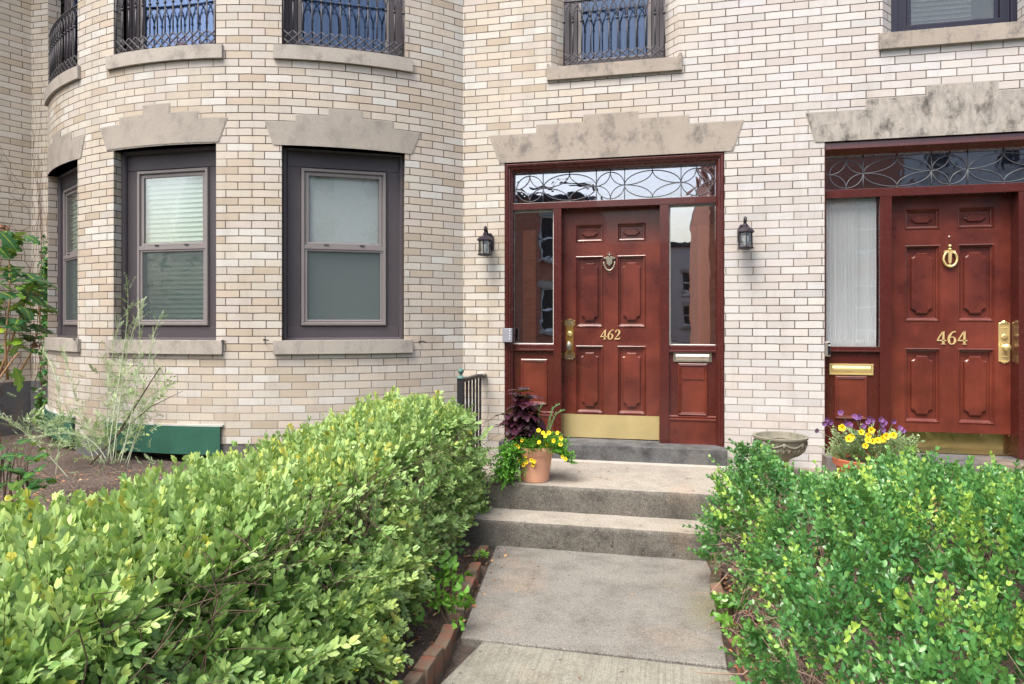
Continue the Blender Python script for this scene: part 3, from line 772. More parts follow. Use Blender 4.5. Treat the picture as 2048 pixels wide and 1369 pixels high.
def ribbon(mb, pts, ox, oz, s, y0, y1, sl=0.0):
    P2 = [Vector((q[0], q[1])) for q in pts]; w = [q[2] for q in pts]; Lf, Rt = [], []
    for k in range(len(P2)):
        d = (P2[min(k+1, len(P2)-1)]-P2[max(k-1, 0)]).normalized(); n = Vector((-d.y, d.x))
        Lf.append(P2[k]+n*w[k]/2); Rt.append(P2[k]-n*w[k]/2)
    tr = lambda q, y: (ox+(q.x+q.y*sl)*s, y, oz+q.y*s)
    for k in range(len(P2)-1):
        q = [Lf[k], Lf[k+1], Rt[k+1], Rt[k]]
        mb.loft([[tr(v, y1) for v in q], [tr(v, y0) for v in q]], cap0=True, cap1=True)
GLY = {
 '4': [[(.40,1.0,.05),(.40,.98,.07),(.04,.33,.07)], [(.0,.30,.085),(.62,.30,.085)], [(.43,1.0,.13),(.43,.03,.15)], [(.30,.03,.055),(.57,.03,.055)]],
 '6': [[(.53,.93,.11),(.46,.96,.08),(.36,.93,.07),(.24,.80,.11),(.13,.60,.15),(.09,.38,.165),(.12,.18,.14),(.21,.05,.09),(.32,.025,.065),(.44,.08,.11),(.51,.22,.15),(.51,.38,.155),(.44,.52,.11),(.33,.57,.06),(.22,.53,.045),(.15,.43,.04)]],
 '2': [[(.09,.72,.13),(.12,.84,.11),(.21,.94,.075),(.32,.97,.07),(.44,.90,.12),(.49,.76,.16),(.45,.60,.15),(.33,.40,.10),(.18,.22,.06),(.06,.08,.05)], [(.05,.065,.06),(.2,.075,.13),(.42,.065,.12),(.54,.08,.09),(.58,.24,.05)]],
}
def number(parent, txt, px0, px1, py0, py1, Y, sl, mat):
    z0, z1 = PZ((px0+px1)/2, py1, Y), PZ((px0+px1)/2, py0, Y); s = z1-z0; x0, x1 = PX(px0, Y), PX(px1, Y)
    adv = (x1-x0-.58*s)/2
    for k, ch in enumerate(txt):
        mb = MB()
        for st in GLY[ch]: ribbon(mb, st, x0+adv*k, z0, s, Y-.008, Y-.001, sl)
        mb.build('house_number', mat, parent)
number(d462, '462', 1200.5, 1239.5, 659.5, 679.5, YD, .10, M['numb'])
number(d464, '464', 1873, 1932.5, 662.5, 689.5, YD, .02, M['numb'])

# 462 handle plate: long plate with ornate ends, round lock, oval knob
def orn_plate(parent, xc, z0, z1, w, Y, mats, crown='leaf', knob=None, lock=None):
    pm, km = mats; mb = MB(); w2 = w/2
    if crown == 'leaf':
        poly = [(-.78,.17),(-1.2,.12),(-1.05,.06),(-1.2,.03),(-.6,.0),(0,-.03),(.6,.0),(1.2,.03),(1.05,.06),(1.2,.12),(.78,.17)]
    else:
        poly = [(-1,.10),(-.95,.06),(-.6,.05),(0,0),(.6,.05),(.95,.06),(1,.10)]
    H = z1-z0; bot = [(xc+a*w2, z0+b*H) for a, b in poly]; top = [(xc+a*w2, z1-b*H) for a, b in reversed(poly)]
    mb.prism(bot+top, Y-.006, Y, .004)
    pl = mb.build('handle_plate', pm, parent)
    for e, sg in ((z0, 1), (z1, -1)):
        mb = MB()
        if crown == 'leaf':
            for a, b, r in ((-.55,.035,.30),(.55,.035,.30),(-.6,.095,.26),(.6,.095,.26),(0,.03,.22),(0,.11,.26)):
                mb.tube([(xc+a*w2+r*w2*math.cos(t), Y-.009, e+sg*b*H+r*w2*1.2*math.sin(t)) for t in [k*math.pi/4 for k in range(9)]], .0032, 5)
        else:
            for a in (-.6, -.3, 0, .3, .6): mb.tube([(xc, Y-.007, e+sg*.02*H), (xc+a*w2*.8, Y-.011, e+sg*.05*H), (xc+a*w2*1.3, Y-.008, e+sg*.085*H)], .003, 5)
        mb.build('plate_relief', pm if crown != 'leaf' else M['pewter'], pl)
    if crown != 'leaf': mb = MB(); mb.rects(xc-w2*.72, xc+w2*.72, z0+.17*H, z1-.17*H, [(0, Y-.006), (.002, Y-.009), (.005, Y-.006)], cap=False); mb.build('plate_border', pm, pl)
    mb = MB(Matrix.Translation((xc, Y-.006, lock)) @ Matrix.Rotation(R(90), 4, 'X'))
    mb.lathe([(0, 0), (w2*.55, 0), (w2*.55, .006), (w2*.45, .009), (w2*.12, .009), (w2*.1, .004), (0, .004)], n=20); mb.build('lock', km, pl, smooth=40)
    mb = MB(Matrix.Translation((xc, Y-.004, knob)) @ Matrix.Rotation(R(90), 4, 'X') @ (Matrix.Diagonal((1, 1.5, 1, 1)) if crown == 'leaf' else Matrix.Identity(4)))
    r = w2*.62 if crown == 'leaf' else w2*.70
    mb.lathe([(0, 0), (r*.8, 0), (r*.7, .006), (r*.4, .01), (r*.35, .03), (r*.7, .036), (r, .048), (r*.98, .056), (r*.6, .066), (0, .068)], n=24); mb.build('door_knob', M['pewter'] if crown == 'leaf' else M['brass'], pl, smooth=40)
orn_plate(d462, PX(1139.5,YD), PZ(1139.5,718,YD), PZ(1139.5,640,YD), PX(1149,YD)-PX(1130,YD), YD, (M['brass2'], M['brass']), 'leaf', PZ(1139.5,692,YD), PZ(1139.5,668,YD))
orn_plate(d464, PX(2008,YD), PZ(2008,729,YD), PZ(2008,641,YD), PX(2019.7,YD)-PX(1996.6,YD), YD, (M['brass'], M['brass']), 'pt', PZ(2012,695,YD), PZ(2009,674,YD))
# knockers
xk = PX(1219,YD); zt, zb = PZ(1219,505.5,YD), PZ(1219,547,YD); h = zt-zb; y = YD-.006
mb = MB(); mb.prism([(xk-.02,zt-.20*h),(xk-.055,zt-.24*h),(xk-.055,zt-.30*h),(xk-.03,zt-.34*h),(xk-.026,zt-.55*h),(xk,zt-.68*h),(xk+.026,zt-.55*h),(xk+.03,zt-.34*h),(xk+.055,zt-.30*h),(xk+.055,zt-.24*h),(xk+.02,zt-.20*h)], y-.012, y+.006, .005)
for dx in (-.013, 0, .013): mb.tube([(xk, y-.006, zt-.20*h), (xk+dx*1.3, y-.008, zt-.1*h), (xk+dx, y-.008, zt-.02*h)], .004, 5)
mb.ball((xk, y-.008, zt-.13*h), .011, 10); mb.ball((xk, y-.008, zt), .005, 8); mb.ball((xk, y-.006, zb+.02*h), .008, 8)
kn = mb.build('door_knocker', M['pewter'], d462, smooth=40)
mb = MB(); mb.tube([(xk+.05*math.cos(t), y-.016-.008*abs(math.sin(t)), zt-.42*h+.46*h*math.sin(t)) for t in [math.pi+.05+k*(math.pi-.1)/14 for k in range(15)]], [.005+.004*math.sin(math.pi*k/14) for k in range(15)], 8)
mb.build('knocker_ring', M['pewter'], kn, smooth=True)
xk = PX(1898.5,YD); zt, zb = PZ(1898.5,490.5,YD), PZ(1898.5,535,YD); h = zt-zb
mb = MB(); mb.prism([(xk-.013,zt-.25*h),(xk-.042,zt-.27*h),(xk-.042,zt-.35*h),(xk-.016,zt-.36*h),(xk-.010,zt-.82*h),(xk,zt-.86*h),(xk+.010,zt-.82*h),(xk+.016,zt-.36*h),(xk+.042,zt-.35*h),(xk+.042,zt-.27*h),(xk+.013,zt-.25*h)], y-.014, y+.006, .005)
mb.ball((xk, y-.008, zt-.05*h), .013, 10); mb.ball((xk, y-.008, zt-.19*h), .012, 10, (1.2, 1, .7))
kn = mb.build('door_knocker', M['brass'], d464, smooth=40)
mb = MB(); pts = [(xk+(.036+.014*math.sin(math.pi*min(1, k/10)))*math.cos(a) if 0 else xk+.050*math.cos(a)*(1-.12*max(0, math.sin(a))), y-.016, zt-.62*h+.36*h*math.sin(a)) for k, a in enumerate([R(128)+R(284)*j/18 for j in range(19)])]
mb.tube(pts, .0095, 8); mb.prism([(xk-.016, zb+.10*h), (xk, zb-.0*h), (xk+.016, zb+.10*h)], y-.02, y, .003)
mb.build('knocker_ring', M['brass'], kn, smooth=True)
mb = MB(); mb.ball((PX(1898,YD), YD-.003, PZ(1898,474,YD)), .008, 8, (1, .5, 1)); mb.build('peephole', M['silver'], d464)

# ---- frames
def slot(parent, px0, px1, py0, py1, Y, m1, m2):
    xc = (px0+px1)/2; x0, x1, z0, z1 = PX(px0,Y), PX(px1,Y), PZ(xc,py1,Y), PZ(xc,py0,Y)
    mb = MB(); mb.rects(x0, x1, z0, z1, [(0, Y), (0, Y-.006), (.002, Y-.009), (.013, Y-.009), (.015, Y-.003), (.015, Y-.002)])
    for a in (x0+.007, x1-.007):
        for b in (z0+.007, z1-.007): mb.ball((a, Y-.010, b), .0035, 6, (1, .5, 1))
    o = mb.build('letter_slot', m1, parent)
    mb = MB(); a, b = x0+.022, x1-.022; c, d = z0+.014, z1-.014
    n = 8; prof = [(Y-.004-.011*math.sin(math.pi*k/n), c+(d-c)*k/n) for k in range(n+1)]
    mb.loft([[(a, yy, zz_) for yy, zz_ in prof], [(b, yy, zz_) for yy, zz_ in prof]], closed=False); mb.build('flap', m2, o, smooth=True)
def raised_rect(mb, x0, x1, z0, z1, Y):
    mb.rects(x0, x1, z0, z1, [(0, Y+.001), (.003, Y-.010), (.010, Y-.014), (.016, Y-.008), (.022, Y-.010), (.028, Y-.002), (.030, Y-.0015)])
def leaded(parent, x0, x1, z0, z1, Y, motifs, circ=None):
    """motifs: (centre x, half width); height from the pane"""
    mb = MB(); zc = (z0+z1)/2-.004; hh = (z1-z0)/2*.86
    T = lambda pts: mb.tube([(a, Y-.004, b) for a, b in pts], .0040, 5)
    for cx, w in motifs:
        T([(cx+w*math.cos(t), zc+hh*math.sin(t)) for t in [2*math.pi*k/28 for k in range(29)]])
        for sx in (-1, 1):
            for sz in (-1, 1):   # mirrored quarter arcs give the inner concave diamond
                pts = []
                for k in range(9):
                    t = math.pi/2*k/8; a, b = math.cos(t), math.sin(t)
                    # reflect unit-circle arc across the chord x+y=1
                    a2, b2 = 1-b, 1-a
                    pts.append((cx+sx*w*a2, zc+sz*hh*b2))
                T(pts)
        for a, b in ((zc+hh, z1), (zc-hh, z0)): T([(cx, a), (cx, b)])
    for q in (motifs[0][0]-motifs[0][1], motifs[-1][0]+motifs[-1][1]):
        e = x0 if q < (x0+x1)/2 else x1; T([(q, zc), (e, zc)])
    for (c1, w1), (c2, w2) in zip(motifs, motifs[1:]):
        q = (c1+w1+c2-w2)/2; T([(q, zc), (q, z1)]); T([(q, zc), (q, z0)])
    mb.build('lead_cames', M['lead'], parent, smooth=True)

def frame462():
    Y = YF; mb = MB()
    z0 = zd0-.004; zT = zd
    X = lambda p: PX(p, Y)
    # outer moulded frame: left, right, head
    xl, xr = dx0+.002, dx1-.002
    prof = [(0, .16), (0, .010), (.012, .002), (.026, .006), (.034, .020), (.046, .022), (.052, .034), (.066, .050), (.068, .12)]
    rings = [[(xl+i, yy, z0), (xl+i, yy, zT-.002-i*1.25), (xr-i, yy, zT-.002-i*1.25), (xr-i, yy, z0)] for i, yy in prof]
    mb.loft(rings, closed=False)
    fl, fr_ = X(1024), X(1436)
    tb0, tb1 = PZ(1222, 413.5, Y), PZ(1222, 400, Y)    # transom bar
    m1a, m1b, m2a, m2b = X(1107), X(1122.5), X(1319.5), X(1338)
    mb.box(fl-.02, fr_+.02, Y, Y+.10, tb0, tb1)
    for a, b in ((m1a, m1b), (m2a, m2b)): mb.box(a, b, Y+.002, YD+.05, z0, tb0+.001)
    gz0 = PZ(1222, 690, Y); gz1 = tb0-.012
    for a, b in ((fl, m1a), (m2b, fr_)):
        mb.box(a-.02, b+.002, Y+.018, Y+.07, gz0-.045, gz0-.004)
        mb.box(a-.02, b+.002, Y+.004, Y+.05, gz0-.062, gz0-.044)
        mb.box(a-.02, b+.002, Y+.03, Y+.06, z0, gz0-.05)
    fo = mb.build('door_frame', M['wood2'], house, bevel=.002)
    mb = MB()
    raised_rect(mb, X(1040), X(1094), PZ(1222,815,Y), PZ(1222,720,Y), Y+.03); mb.build('side_panel', M['wood'], fo)
    mb = MB(); raised_rect(mb, X(1356), X(1415.5), PZ(1222,828,Y), PZ(1222,725,Y), Y+.03)
    mb.box(X(1363), X(1409), Y+.022, Y+.029, PZ(1222,757,Y), PZ(1222,733,Y)); mb.build('side_panel', M['wood'], fo)
    for a, b in ((fl-.015, m1a), (m2b, fr_+.015)):
        z = PZ(1222, 838, Y); mb = MB()
        mb.loft([[(a, yy, zz_), (b, yy, zz_)] for yy, zz_ in ((Y+.03, z+.045), (Y+.016, z+.035), (Y+.022, z+.022), (Y+.006, z+.012), (Y+.010, z), (Y+.016, z-.006), (Y+.016, z0))], closed=False)
        mb.build('base_board', M['wood'], fo)
    # panes
    for k, (a, b) in enumerate(((fl, m1a), (m2b, fr_))):
        q = MB(); q.box(a-.01, b+.003, Y+.05, Y+.054, gz0-.01, gz1+.015); q.build('side_pane', M['glass_side'], fo)
        q = MB(); q.rects(a, b, gz0-.004, gz1+.004, [(0, Y+.049), (.004, Y+.046), (.012, Y+.049), (.013, Y+.0495)], cap=False); q.build('putty_line', M['whitep'], fo)
    q = MB(); tz0, tz1 = tb1+.002, zT-.085
    q.box(fl-.005, fr_+.005, Y+.05, Y+.054, tz0-.004, tz1+.004); q.build('transom_pane', M['glass_lead'], fo)
    q2 = lambda z: PX(930+z/3.112, Y+.05)
    mo = [(404, 83), (650, 166), (905, 88), (1167, 175), (1442, 97)]
    leaded(fo, fl, fr_, tz0, tz1, Y+.05, [(q2(a), (q2(a+b)-q2(a-b))/2) for a, b in mo])
    slot(fo, 1346.5, 1423.5, 704.5, 724.5, Y+.028, M['pewter'], M['silver'])
    return fl, fr_, tb0, tb1, m1a, m2b, gz0, gz1
FR = frame462()
mb = MB(); mb.box(XD0, XD1, YD-.01, YD+.06, zd0-.02, zd0-.002); mb.build('door_sill', M['blue'], house)

def frame464():
    Y = YF; mb = MB(); z0 = zd0b-.004; zT = zd2; X = lambda p: PX(p, Y)
    xl, xr = ex0+.002, ex1-.002
    prof = [(0, .16), (0, .018), (.010, .012), (.014, .03), (.018, .045), (.019, .12)]
    rings = [[(xl+i, yy, z0), (xl+i, yy, zT-.002-i*6.0), (xr-i, yy, zT-.002-i*6.0), (xr-i, yy, z0)] for i, yy in prof]
    mb.loft(rings, closed=False)
    fl = xl+.019; m1a, m1b, m2a, m2b = X(1760), X(1783.5), X(2038), X(2062)
    fr_ = xr-.019
    tb0, tb1 = PZ(1800, 392, Y), PZ(1800, 375, Y)
    mb.box(fl-.01, fr_+.01, Y, Y+.10, tb0, tb1)
    for a, b in ((m1a, m1b), (m2a, m2b)): mb.box(a, b, Y+.002, YD+.1, z0, tb0+.001)
    mb.box(XE1, m2a+.01, YD-.01, YD+.1, z0, tb0+.001); mb.box(m1b-.01, XE0, YD-.01, YD+.1, z0, tb0+.001)
    gz0 = PZ(1700, 693, Y); gz1 = tb0-.01
    for a, b in ((fl, m1a), (m2b, fr_)):
        mb.box(a-.01, b+.002, Y+.012, Y+.07, gz0-.035, gz0-.004)
        mb.box(a-.01, b+.002, Y+.004, Y+.05, gz0-.046, gz0-.034)
        mb.box(a-.01, b+.002, Y+.03, Y+.06, z0, gz0-.04)
    fo = mb.build('door_frame', M['wood2'], house2, bevel=.002)
    for s in (0, 1):
        mb = MB(); a, b = X(1671), X(1736)
        if s: a, b = fr_-(b-fl), fr_-(a-fl)
        raised_rect(mb, a, b, PZ(1700,840,Y), PZ(1700,752.5,Y), Y+.03)
        mb.build('side_panel', M['wood'], fo)
    for k, (a, b) in enumerate(((fl, m1a), (m2b, fr_))):
        q = MB(); q.box(a-.004, b+.003, Y+.05, Y+.054, gz0-.01, gz1+.015); q.build('side_pane', M['glass_clear'], fo)
        q = MB(); n = 150; rows_ = []
        for zz_, amp, yo in ((gz0-.01, .004, .078), (gz0+.035, .002, .074), (gz0+.05, .013, .084), ((gz0+gz1)/2, .018, .088), (gz1-.07, .013, .084), (gz1-.045, .002, .074), (gz1+.012, .004, .078)):
            rows_.append([(a+.012+(b-a-.02)*k2/n, Y+yo+amp*(math.sin(k2*1.25+.7*math.sin(k2*.31))+.4*math.sin(k2*2.9)), zz_) for k2 in range(n+1)])
        q.loft(rows_, closed=False); q.build('curtain', M['curtain'], fo, smooth=True)
        q = MB(); q.box(a, b, Y+.16, Y+.17, gz0-.05, gz1+.05); q.build('inner_blind', M['cream'], fo)
    q = MB(); tz0, tz1 = tb1+.002, zT-.115
    q.box(fl-.005, fr_+.005, Y+.05, Y+.054, tz0-.004, tz1+.004); q.build('transom_pane', M['glass_lead'], fo)
    q2 = lambda z: PX(1600+z/3.422, Y+.05)
    mo = [(315, 115), (662, 232), (1022, 122), (1393, 245)]
    ms = [(q2(a), (q2(a+b)-q2(a-b))/2) for a, b in mo]
    xmm = (fl+fr_)/2
    c3 = ms[3][0]+ms[3][1]
    ms += [(c3+ms[2][1], ms[2][1])]; c4 = ms[4][0]+ms[4][1]; rest = fr_-.03-c4
    ms += [(c4+rest*.33, rest*.33), (c4+rest*.83, rest*.17)]
    leaded(fo, fl, fr_, tz0, tz1, Y+.05, ms)
    slot(fo, 1658.5, 1746.5, 728, 750.5, Y+.028, M['brass'], M['brass'])
    return fl, fr_, tb0
FR2 = frame464()

# vestibule behind 462 and hall behind 464 (seen through the glass)
def room(parent, x0, x1, y0, y1, z0, z1, walls, name='vestibule'):
    mb = MB(); mb.face([(x0,y1,z0),(x1,y1,z0),(x1,y1,z1),(x0,y1,z1)]); mb.face([(x0,y0,z0),(x0,y1,z0),(x0,y1,z1),(x0,y0,z1)])
    mb.face([(x1,y0,z0),(x1,y1,z0),(x1,y1,z1),(x1,y0,z1)]); mb.face([(x0,y0,z1),(x1,y0,z1),(x1,y1,z1),(x0,y1,z1)])
    o = mb.build(name, M[walls], parent)
    mb = MB(); mb.box(x0, x1, y0, y1, z0-.03, z0); mb.build('vestibule_floor', M['orange'], parent)
    return o
room(house, dx0-.05, dx1+.05, .24, 2.0, zd0, zd+.02, 'cream')
mb = MB()
for a, b in ((dx0+.14, dx0+.26), (dx1-.21, dx1-.05)): mb.box(a, b, .15, .19, zd0, zd-.6)
mb.box(dx0, dx1, 1.5, 1.6, zd0+2.1, zd0+2.25); mb.box(-.95, -.1, 1.52, 1.6, zd0, zd0+2.1); mb.box(dx0, dx1, .9, 1.0, zd0, zd0+.75)
mb.build('inner_door', M['orange'], house)
room(house2, ex0-.05, ex1+.05, .3, 2.2, zd0b, zd2+.02, 'cream', 'hall')

# thresholds
def threshold(parent, x0, x1, z1, name='threshold'):
    mb = MB(); mb.box(x0, x1, -.15, .24, LAND-.05, z1-.002); return mb.build(name, M['blue'], parent, bevel=.008)
threshold(house, PX(1009)-.02, PX(1449)+.012, zd0)
threshold(house2, ex0-.02, ex1+.02, zd0b)
# ================================================================ small wall fittings
def lantern(px, py0, py1, label):
    Y = -.125; x = P(px, 480, Y)[0]; z1, z0 = P(px, py0, Y)[1], P(px, py1, Y)[1]; H = z1-z0
    root = tag(empty('wall_lantern', (x, 0, (z0+z1)/2)), label, 'wall lantern', 'lanterns beside door 462')
    r = H*.215
    mb = MB(); bp = [(x-r*.9, z0+H*.30), (x-r*.9, z0+H*.68), (x-r*.5, z0+H*.82), (x+r*.5, z0+H*.82), (x+r*.9, z0+H*.68), (x+r*.9, z0+H*.30), (x+r*.5, z0+H*.2), (x-r*.5, z0+H*.2)]
    mb.prism(bp, -.028, 0.0, .008)
    mb.build('back_plate', M['lampmetal'], root)
    mb = MB(); mb.tube([(x, -.02, z0+H*.62), (x, -.05, z0+H*.80), (x, -.075, z0+H*.93), (x, -.105, z0+H*.985), (x, -.13, z0+H*.95), (x, -.138, z0+H*.87), (x, -.125, z0+H*.79)], [.011, .011, .011, .012, .012, .010, .007], 8)
    mb.build('bracket_arm', M['lampmetal'], root, smooth=True)
    c = (x, Y, z0); mb = MB()
    mb.lathe([(0, .80*H), (.012, .80*H), (r*.28, .76*H), (r*.34, .70*H), (r*1.05, .62*H), (r*1.12, .585*H), (r*1.30, .545*H), (r*1.30, .52*H), (r*.95, .50*H), (0, .50*H)], c, 6, math.pi/6)
    mb.build('lamp_hood', M['lampmetal'], root)
    mb = MB()
    for k in range(6):
        a = math.pi/6+k*math.pi/3
        mb.tube([(x+r*.98*math.cos(a), Y+r*.98*math.sin(a), z0+.08*H), (x+r*.92*math.cos(a), Y+r*.92*math.sin(a), z0+.52*H)], .005, 5)
    mb.lathe([(0, 0), (r*.5, 0), (r*1.2, .035*H), (r*1.22, .055*H), (r*1.0, .09*H), (r*.85, .095*H), (0, .095*H)], c, 6, math.pi/6)
    mb.build('lamp_cage', M['lampmetal'], root)
    mb = MB(); mb.loft([[(x+r*q*math.cos(math.pi/6+k*math.pi/3), Y+r*q*math.sin(math.pi/6+k*math.pi/3), zz_) for k in range(6)] for q, zz_ in ((.93, z0+.09*H), (.87, z0+.51*H))])
    mb.build('lamp_glass', M['glass_lamp'], root)
    mb = MB(); mb.lathe([(0, .1*H), (.012, .1*H), (.014, .18*H), (.028, .27*H), (.030, .34*H), (.022, .41*H), (0, .44*H)], c, 14); mb.build('bulb', M['bulb'], root, smooth=True)
    return root
lantern(970, 453, 513, 'black hexagonal wall lantern on the brick left of door 462')
lantern(1491, 434, 500, 'black hexagonal wall lantern on the brick pier between the two doors')

x0, x1 = PX(1007), PX(1027); z0, z1 = PZ(1010, 684.5), PZ(1010, 657)
root = tag(empty('entry_intercom', (x0+.04, 0, z0)), 'small grey intercom box with white buttons on the left edge of door frame 462', 'intercom')
mb = MB(); mb.prism([(x0, z0), (x1-.005, z0), (x1-.005, z1), (x0, z1)], -.045, .002, .003); mb.build('case', M['greyplas'], root, bevel=.003)
for k in range(4):
    mb = MB(); mb.ball((x1-.024, -.046, z1-.022-k*.0235), .007, 8, (1, .5, 1)); mb.build('button', M['white'], root, smooth=True)
x0, x1 = PX(1650.5), PX(1660); z0, z1 = PZ(1655, 713.5), PZ(1655, 684)
root = tag(empty('video_doorbell', (x0+.02, 0, z0)), 'silver and black video doorbell on the left edge of door frame 464', 'doorbell')
mb = MB(); mb.box(x0, x1+.004, .0, YF+.03, z0, z1); mb.build('case', M['silver'], root, bevel=.004)
mb = MB(); mb.box(x0+.02, x1+.002, -.003, .002, z0+.012, z1-.006); mb.build('face_plate', M['blackplas'], root, bevel=.002)
mb = MB(); mb.ball((x0+.03, -.004, z1-.03), .007, 10, (1, .4, 1)); mb.build('button', M['white'], root, smooth=True)

# shutter hooks
hk = [('b', 447, 682, 'right of the sill under the middle bay window'), ('b', 529, 680, 'left of the sill under the right bay window'), ('b', 838, 683.5, 'right of the sill under the right bay window'), ('b', 157, 679, 'right of the sill under the narrow left bay window')]
for kind, px, py, where in hk:
    th, z = Pb(px, py); p = Vector(bay(th, z)); n = Vector((math.sin(th), -math.cos(th), 0)); t = Vector((math.cos(th), math.sin(th), 0))
    o = MB(); o.tube([p-n*.01, p+n*.03, p+n*.05+t*.015+Vector((0, 0, .004)), p+n*.055+t*.05-Vector((0, 0, .006))], [.006, .006, .005, .004], 6)
    tag(o.build('shutter_hook', M['black']), 'small rusty iron shutter hook '+where, 'iron hook', 'shutter hooks beside the bay sills')
p = Vector(W3(98, 86, 7.0)); 

# ================================================================ neighbour at left
nx = PX(63); dn = Vector((-.385, -.923))
mb = MB(); a = (nx, 0); b = (nx+dn.x*3.2, dn.y*3.2)
ZP = E-.628
strip(mb, b, a, ZP, TOP, 0); strip(mb, (nx, 0), (-6.40, 0), ZP, TOP, 3.2)
strip(mb, b, (b[0]-3.2, b[1]), ZP, TOP); strip(mb, (b[0]-3.2, b[1]), (b[0]-3.2, 9), ZP, TOP)
mb.build('wall', M['brick_n'], house3)
mb = MB()
for q0, q1 in ((b, a), ((nx, 0), (-6.30, 0)), (b, (b[0]-3.2, b[1]))):
    d = Vector((q1[0]-q0[0], q1[1]-q0[1])).normalized(); n = Vector((d.y, -d.x))*.02
    if n.y > 0 and abs(n.x) < .001: n = -n
    mb.face([(q0[0]+n.x, q0[1]+n.y, 0), (q1[0]+n.x, q1[1]+n.y, 0), (q1[0]+n.x, q1[1]+n.y, ZP), (q0[0]+n.x, q0[1]+n.y, ZP)])
    mb.face([(q0[0]+n.x, q0[1]+n.y, ZP), (q1[0]+n.x, q1[1]+n.y, ZP), (q1[0], q1[1], ZP), (q0[0], q0[1], ZP)])
mb.build('plinth', M['stucco'], house3)
mb = MB(); mb.box(b[0]-3.3, -6.40, -3.0, -.25, TOP, TOP+.25); mb.build('roof', M['roof'], house3)
# ================================================================ GROUND
def smooth(a, b, x):
    t = np.clip((x-a)/(b-a), 0, 1); return t*t*(3-2*t)
def soilz(x, y):
    """x,y world (y negative towards the camera)"""
    h = -.03+.05*smooth(-1.28, -1.45, x)+.36*smooth(-1.7, -3.0, x)*smooth(-4.9, -3.4, y)
    h = np.where(x > -1.15, -.035+.05*smooth(.32, .5, x)+.12*smooth(.7, 1.6, x)*smooth(-5, -3.5, y), h)
    return h
mb = MB()
def grid(mb, x0, x1, y0, y1, nx, ny, zf):
    xs = np.linspace(x0, x1, nx+1); ys = np.linspace(y0, y1, ny+1); base = len(mb.V)
    for y in ys:
        for x in xs: mb.V.append((float(x), float(y), float(zf(x, y))))
    for j in range(ny):
        for i in range(nx):
            k = base+j*(nx+1)+i; mb.F.append((k, k+1, k+nx+2, k+nx+1)); mb.U.append(None)
grid(mb, -9.5, 6.4, -5.9, .2, 212, 82, lambda x, y: soilz(x, y)+.012*math.sin(x*7.1+y*3)*math.sin(y*9.3-x*2)+random.uniform(-.006, .006))
tag(mb.build('garden_soil', M['soil'], smooth=True), kind='structure')
mb = MB(); mb.face([(-160,-160,-.22),(160,-160,-.22),(160,160,-.22),(-160,160,-.22)]); tag(mb.build('road', M['asphalt']), kind='structure')
mb = MB(); mb.box(-60, 60, -8.9, -5.9, -.3, -.03); tag(mb.build('pavement', M['pave'], bevel=.02), kind='structure')
mb = MB(); mb.box(-60, 60, -24.5, -22, -.3, -.05); tag(mb.build('pavement', M['pave'], bevel=.02), kind='structure')
# path slabs
def slabpoly(pts, z0, z1):
    mb = MB(); mb.loft([[(x, y, z0) for x, y in pts], [(x, y, z1) for x, y in pts]], cap1=True); return mb
A1, A2 = G(995-6, 1090), G(1419, 1118); B1, B2 = G(921, 1275), G(1455, 1333)
pth = slabpoly([B1, B2, (A2[0], A2[1]+.12), (A1[0], A1[1]+.12)], -.12, 0.0)
o = tag(pth.build('path', M['slab'], bevel=.006), kind='structure')
c1, c2, c3, c4 = G(967, 1279), G(1454, 1335), G(1493, 1369), G(876, 1369)
e3 = (c3[0]+(c3[0]-c2[0])*1.0+.05, -5.95); e4 = (c4[0]-.12, -5.95)
tag(slabpoly([e4, e3, c3, (c2[0], c2[1]-.008), (c1[0], c1[1]-.008), c4], -.12, -.006).build('path', M['slab2'], bevel=.006), kind='structure')

# ================================================================ STEPS
st = tag(empty('front_steps', (-.5, -.9, 0)), 'two weathered concrete steps and landing in front of door 462', 'front steps')
ZL, ZT = LAND, E-1.388
yl, yt = -1.10, -1.41
def step(x0, x1, y0, y1, z0, z1, name, parent):
    mb = MB(); n = 40
    pr = [(y0+.002, z0), (y0, z0+.02), (y0-.004, z1-.035), (y0-.002, z1-.012), (y0+.006, z1-.003), (y0+.02, z1)]
    rows = [[(x0+(x1-x0)*k/n, y+.003*math.sin(k*.9)+.002*math.sin(k*2.3), z) for k in range(n+1)] for y, z in pr]
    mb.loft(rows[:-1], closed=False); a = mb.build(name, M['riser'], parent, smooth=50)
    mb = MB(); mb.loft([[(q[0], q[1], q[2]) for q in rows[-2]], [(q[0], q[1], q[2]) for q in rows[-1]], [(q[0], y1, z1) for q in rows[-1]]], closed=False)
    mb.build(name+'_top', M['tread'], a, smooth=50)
    for x in (x0, x1):
        mb = MB(); mb.face([(x, y0, z0), (x, y1, z0), (x, y1, z1-.001), (x, y0+.02, z1-.001)]); mb.build(name+'_side', M['riser'], a)
step(-1.63, .60, yl, .05, ZT-.05, ZL, 'landing', st)
step(-1.47, .46, yt, yl+.05, -.08, ZT, 'step', st)
mb = MB(); n = 40
mb.loft([[(-1.47+2.0*k/n, yy+.004*math.sin(k*1.7), ZL+zz_) for k in range(n+1)] for yy, zz_ in ((-.20, .0015), (-.165, .010), (-.145, .012))], closed=False)
mb.build('mortar_strip', M['grit'], st)
st2 = tag(empty('front_steps', (2.5, -.9, 0)), 'concrete landing and steps in front of door 464, mostly hidden by the boxwood', 'front steps')
step(.64, 4.6, yl, .05, ZT-.05, ZL, 'landing', st2); step(.8, 4.4, yt, yl+.05, -.08, ZT, 'step', st2)

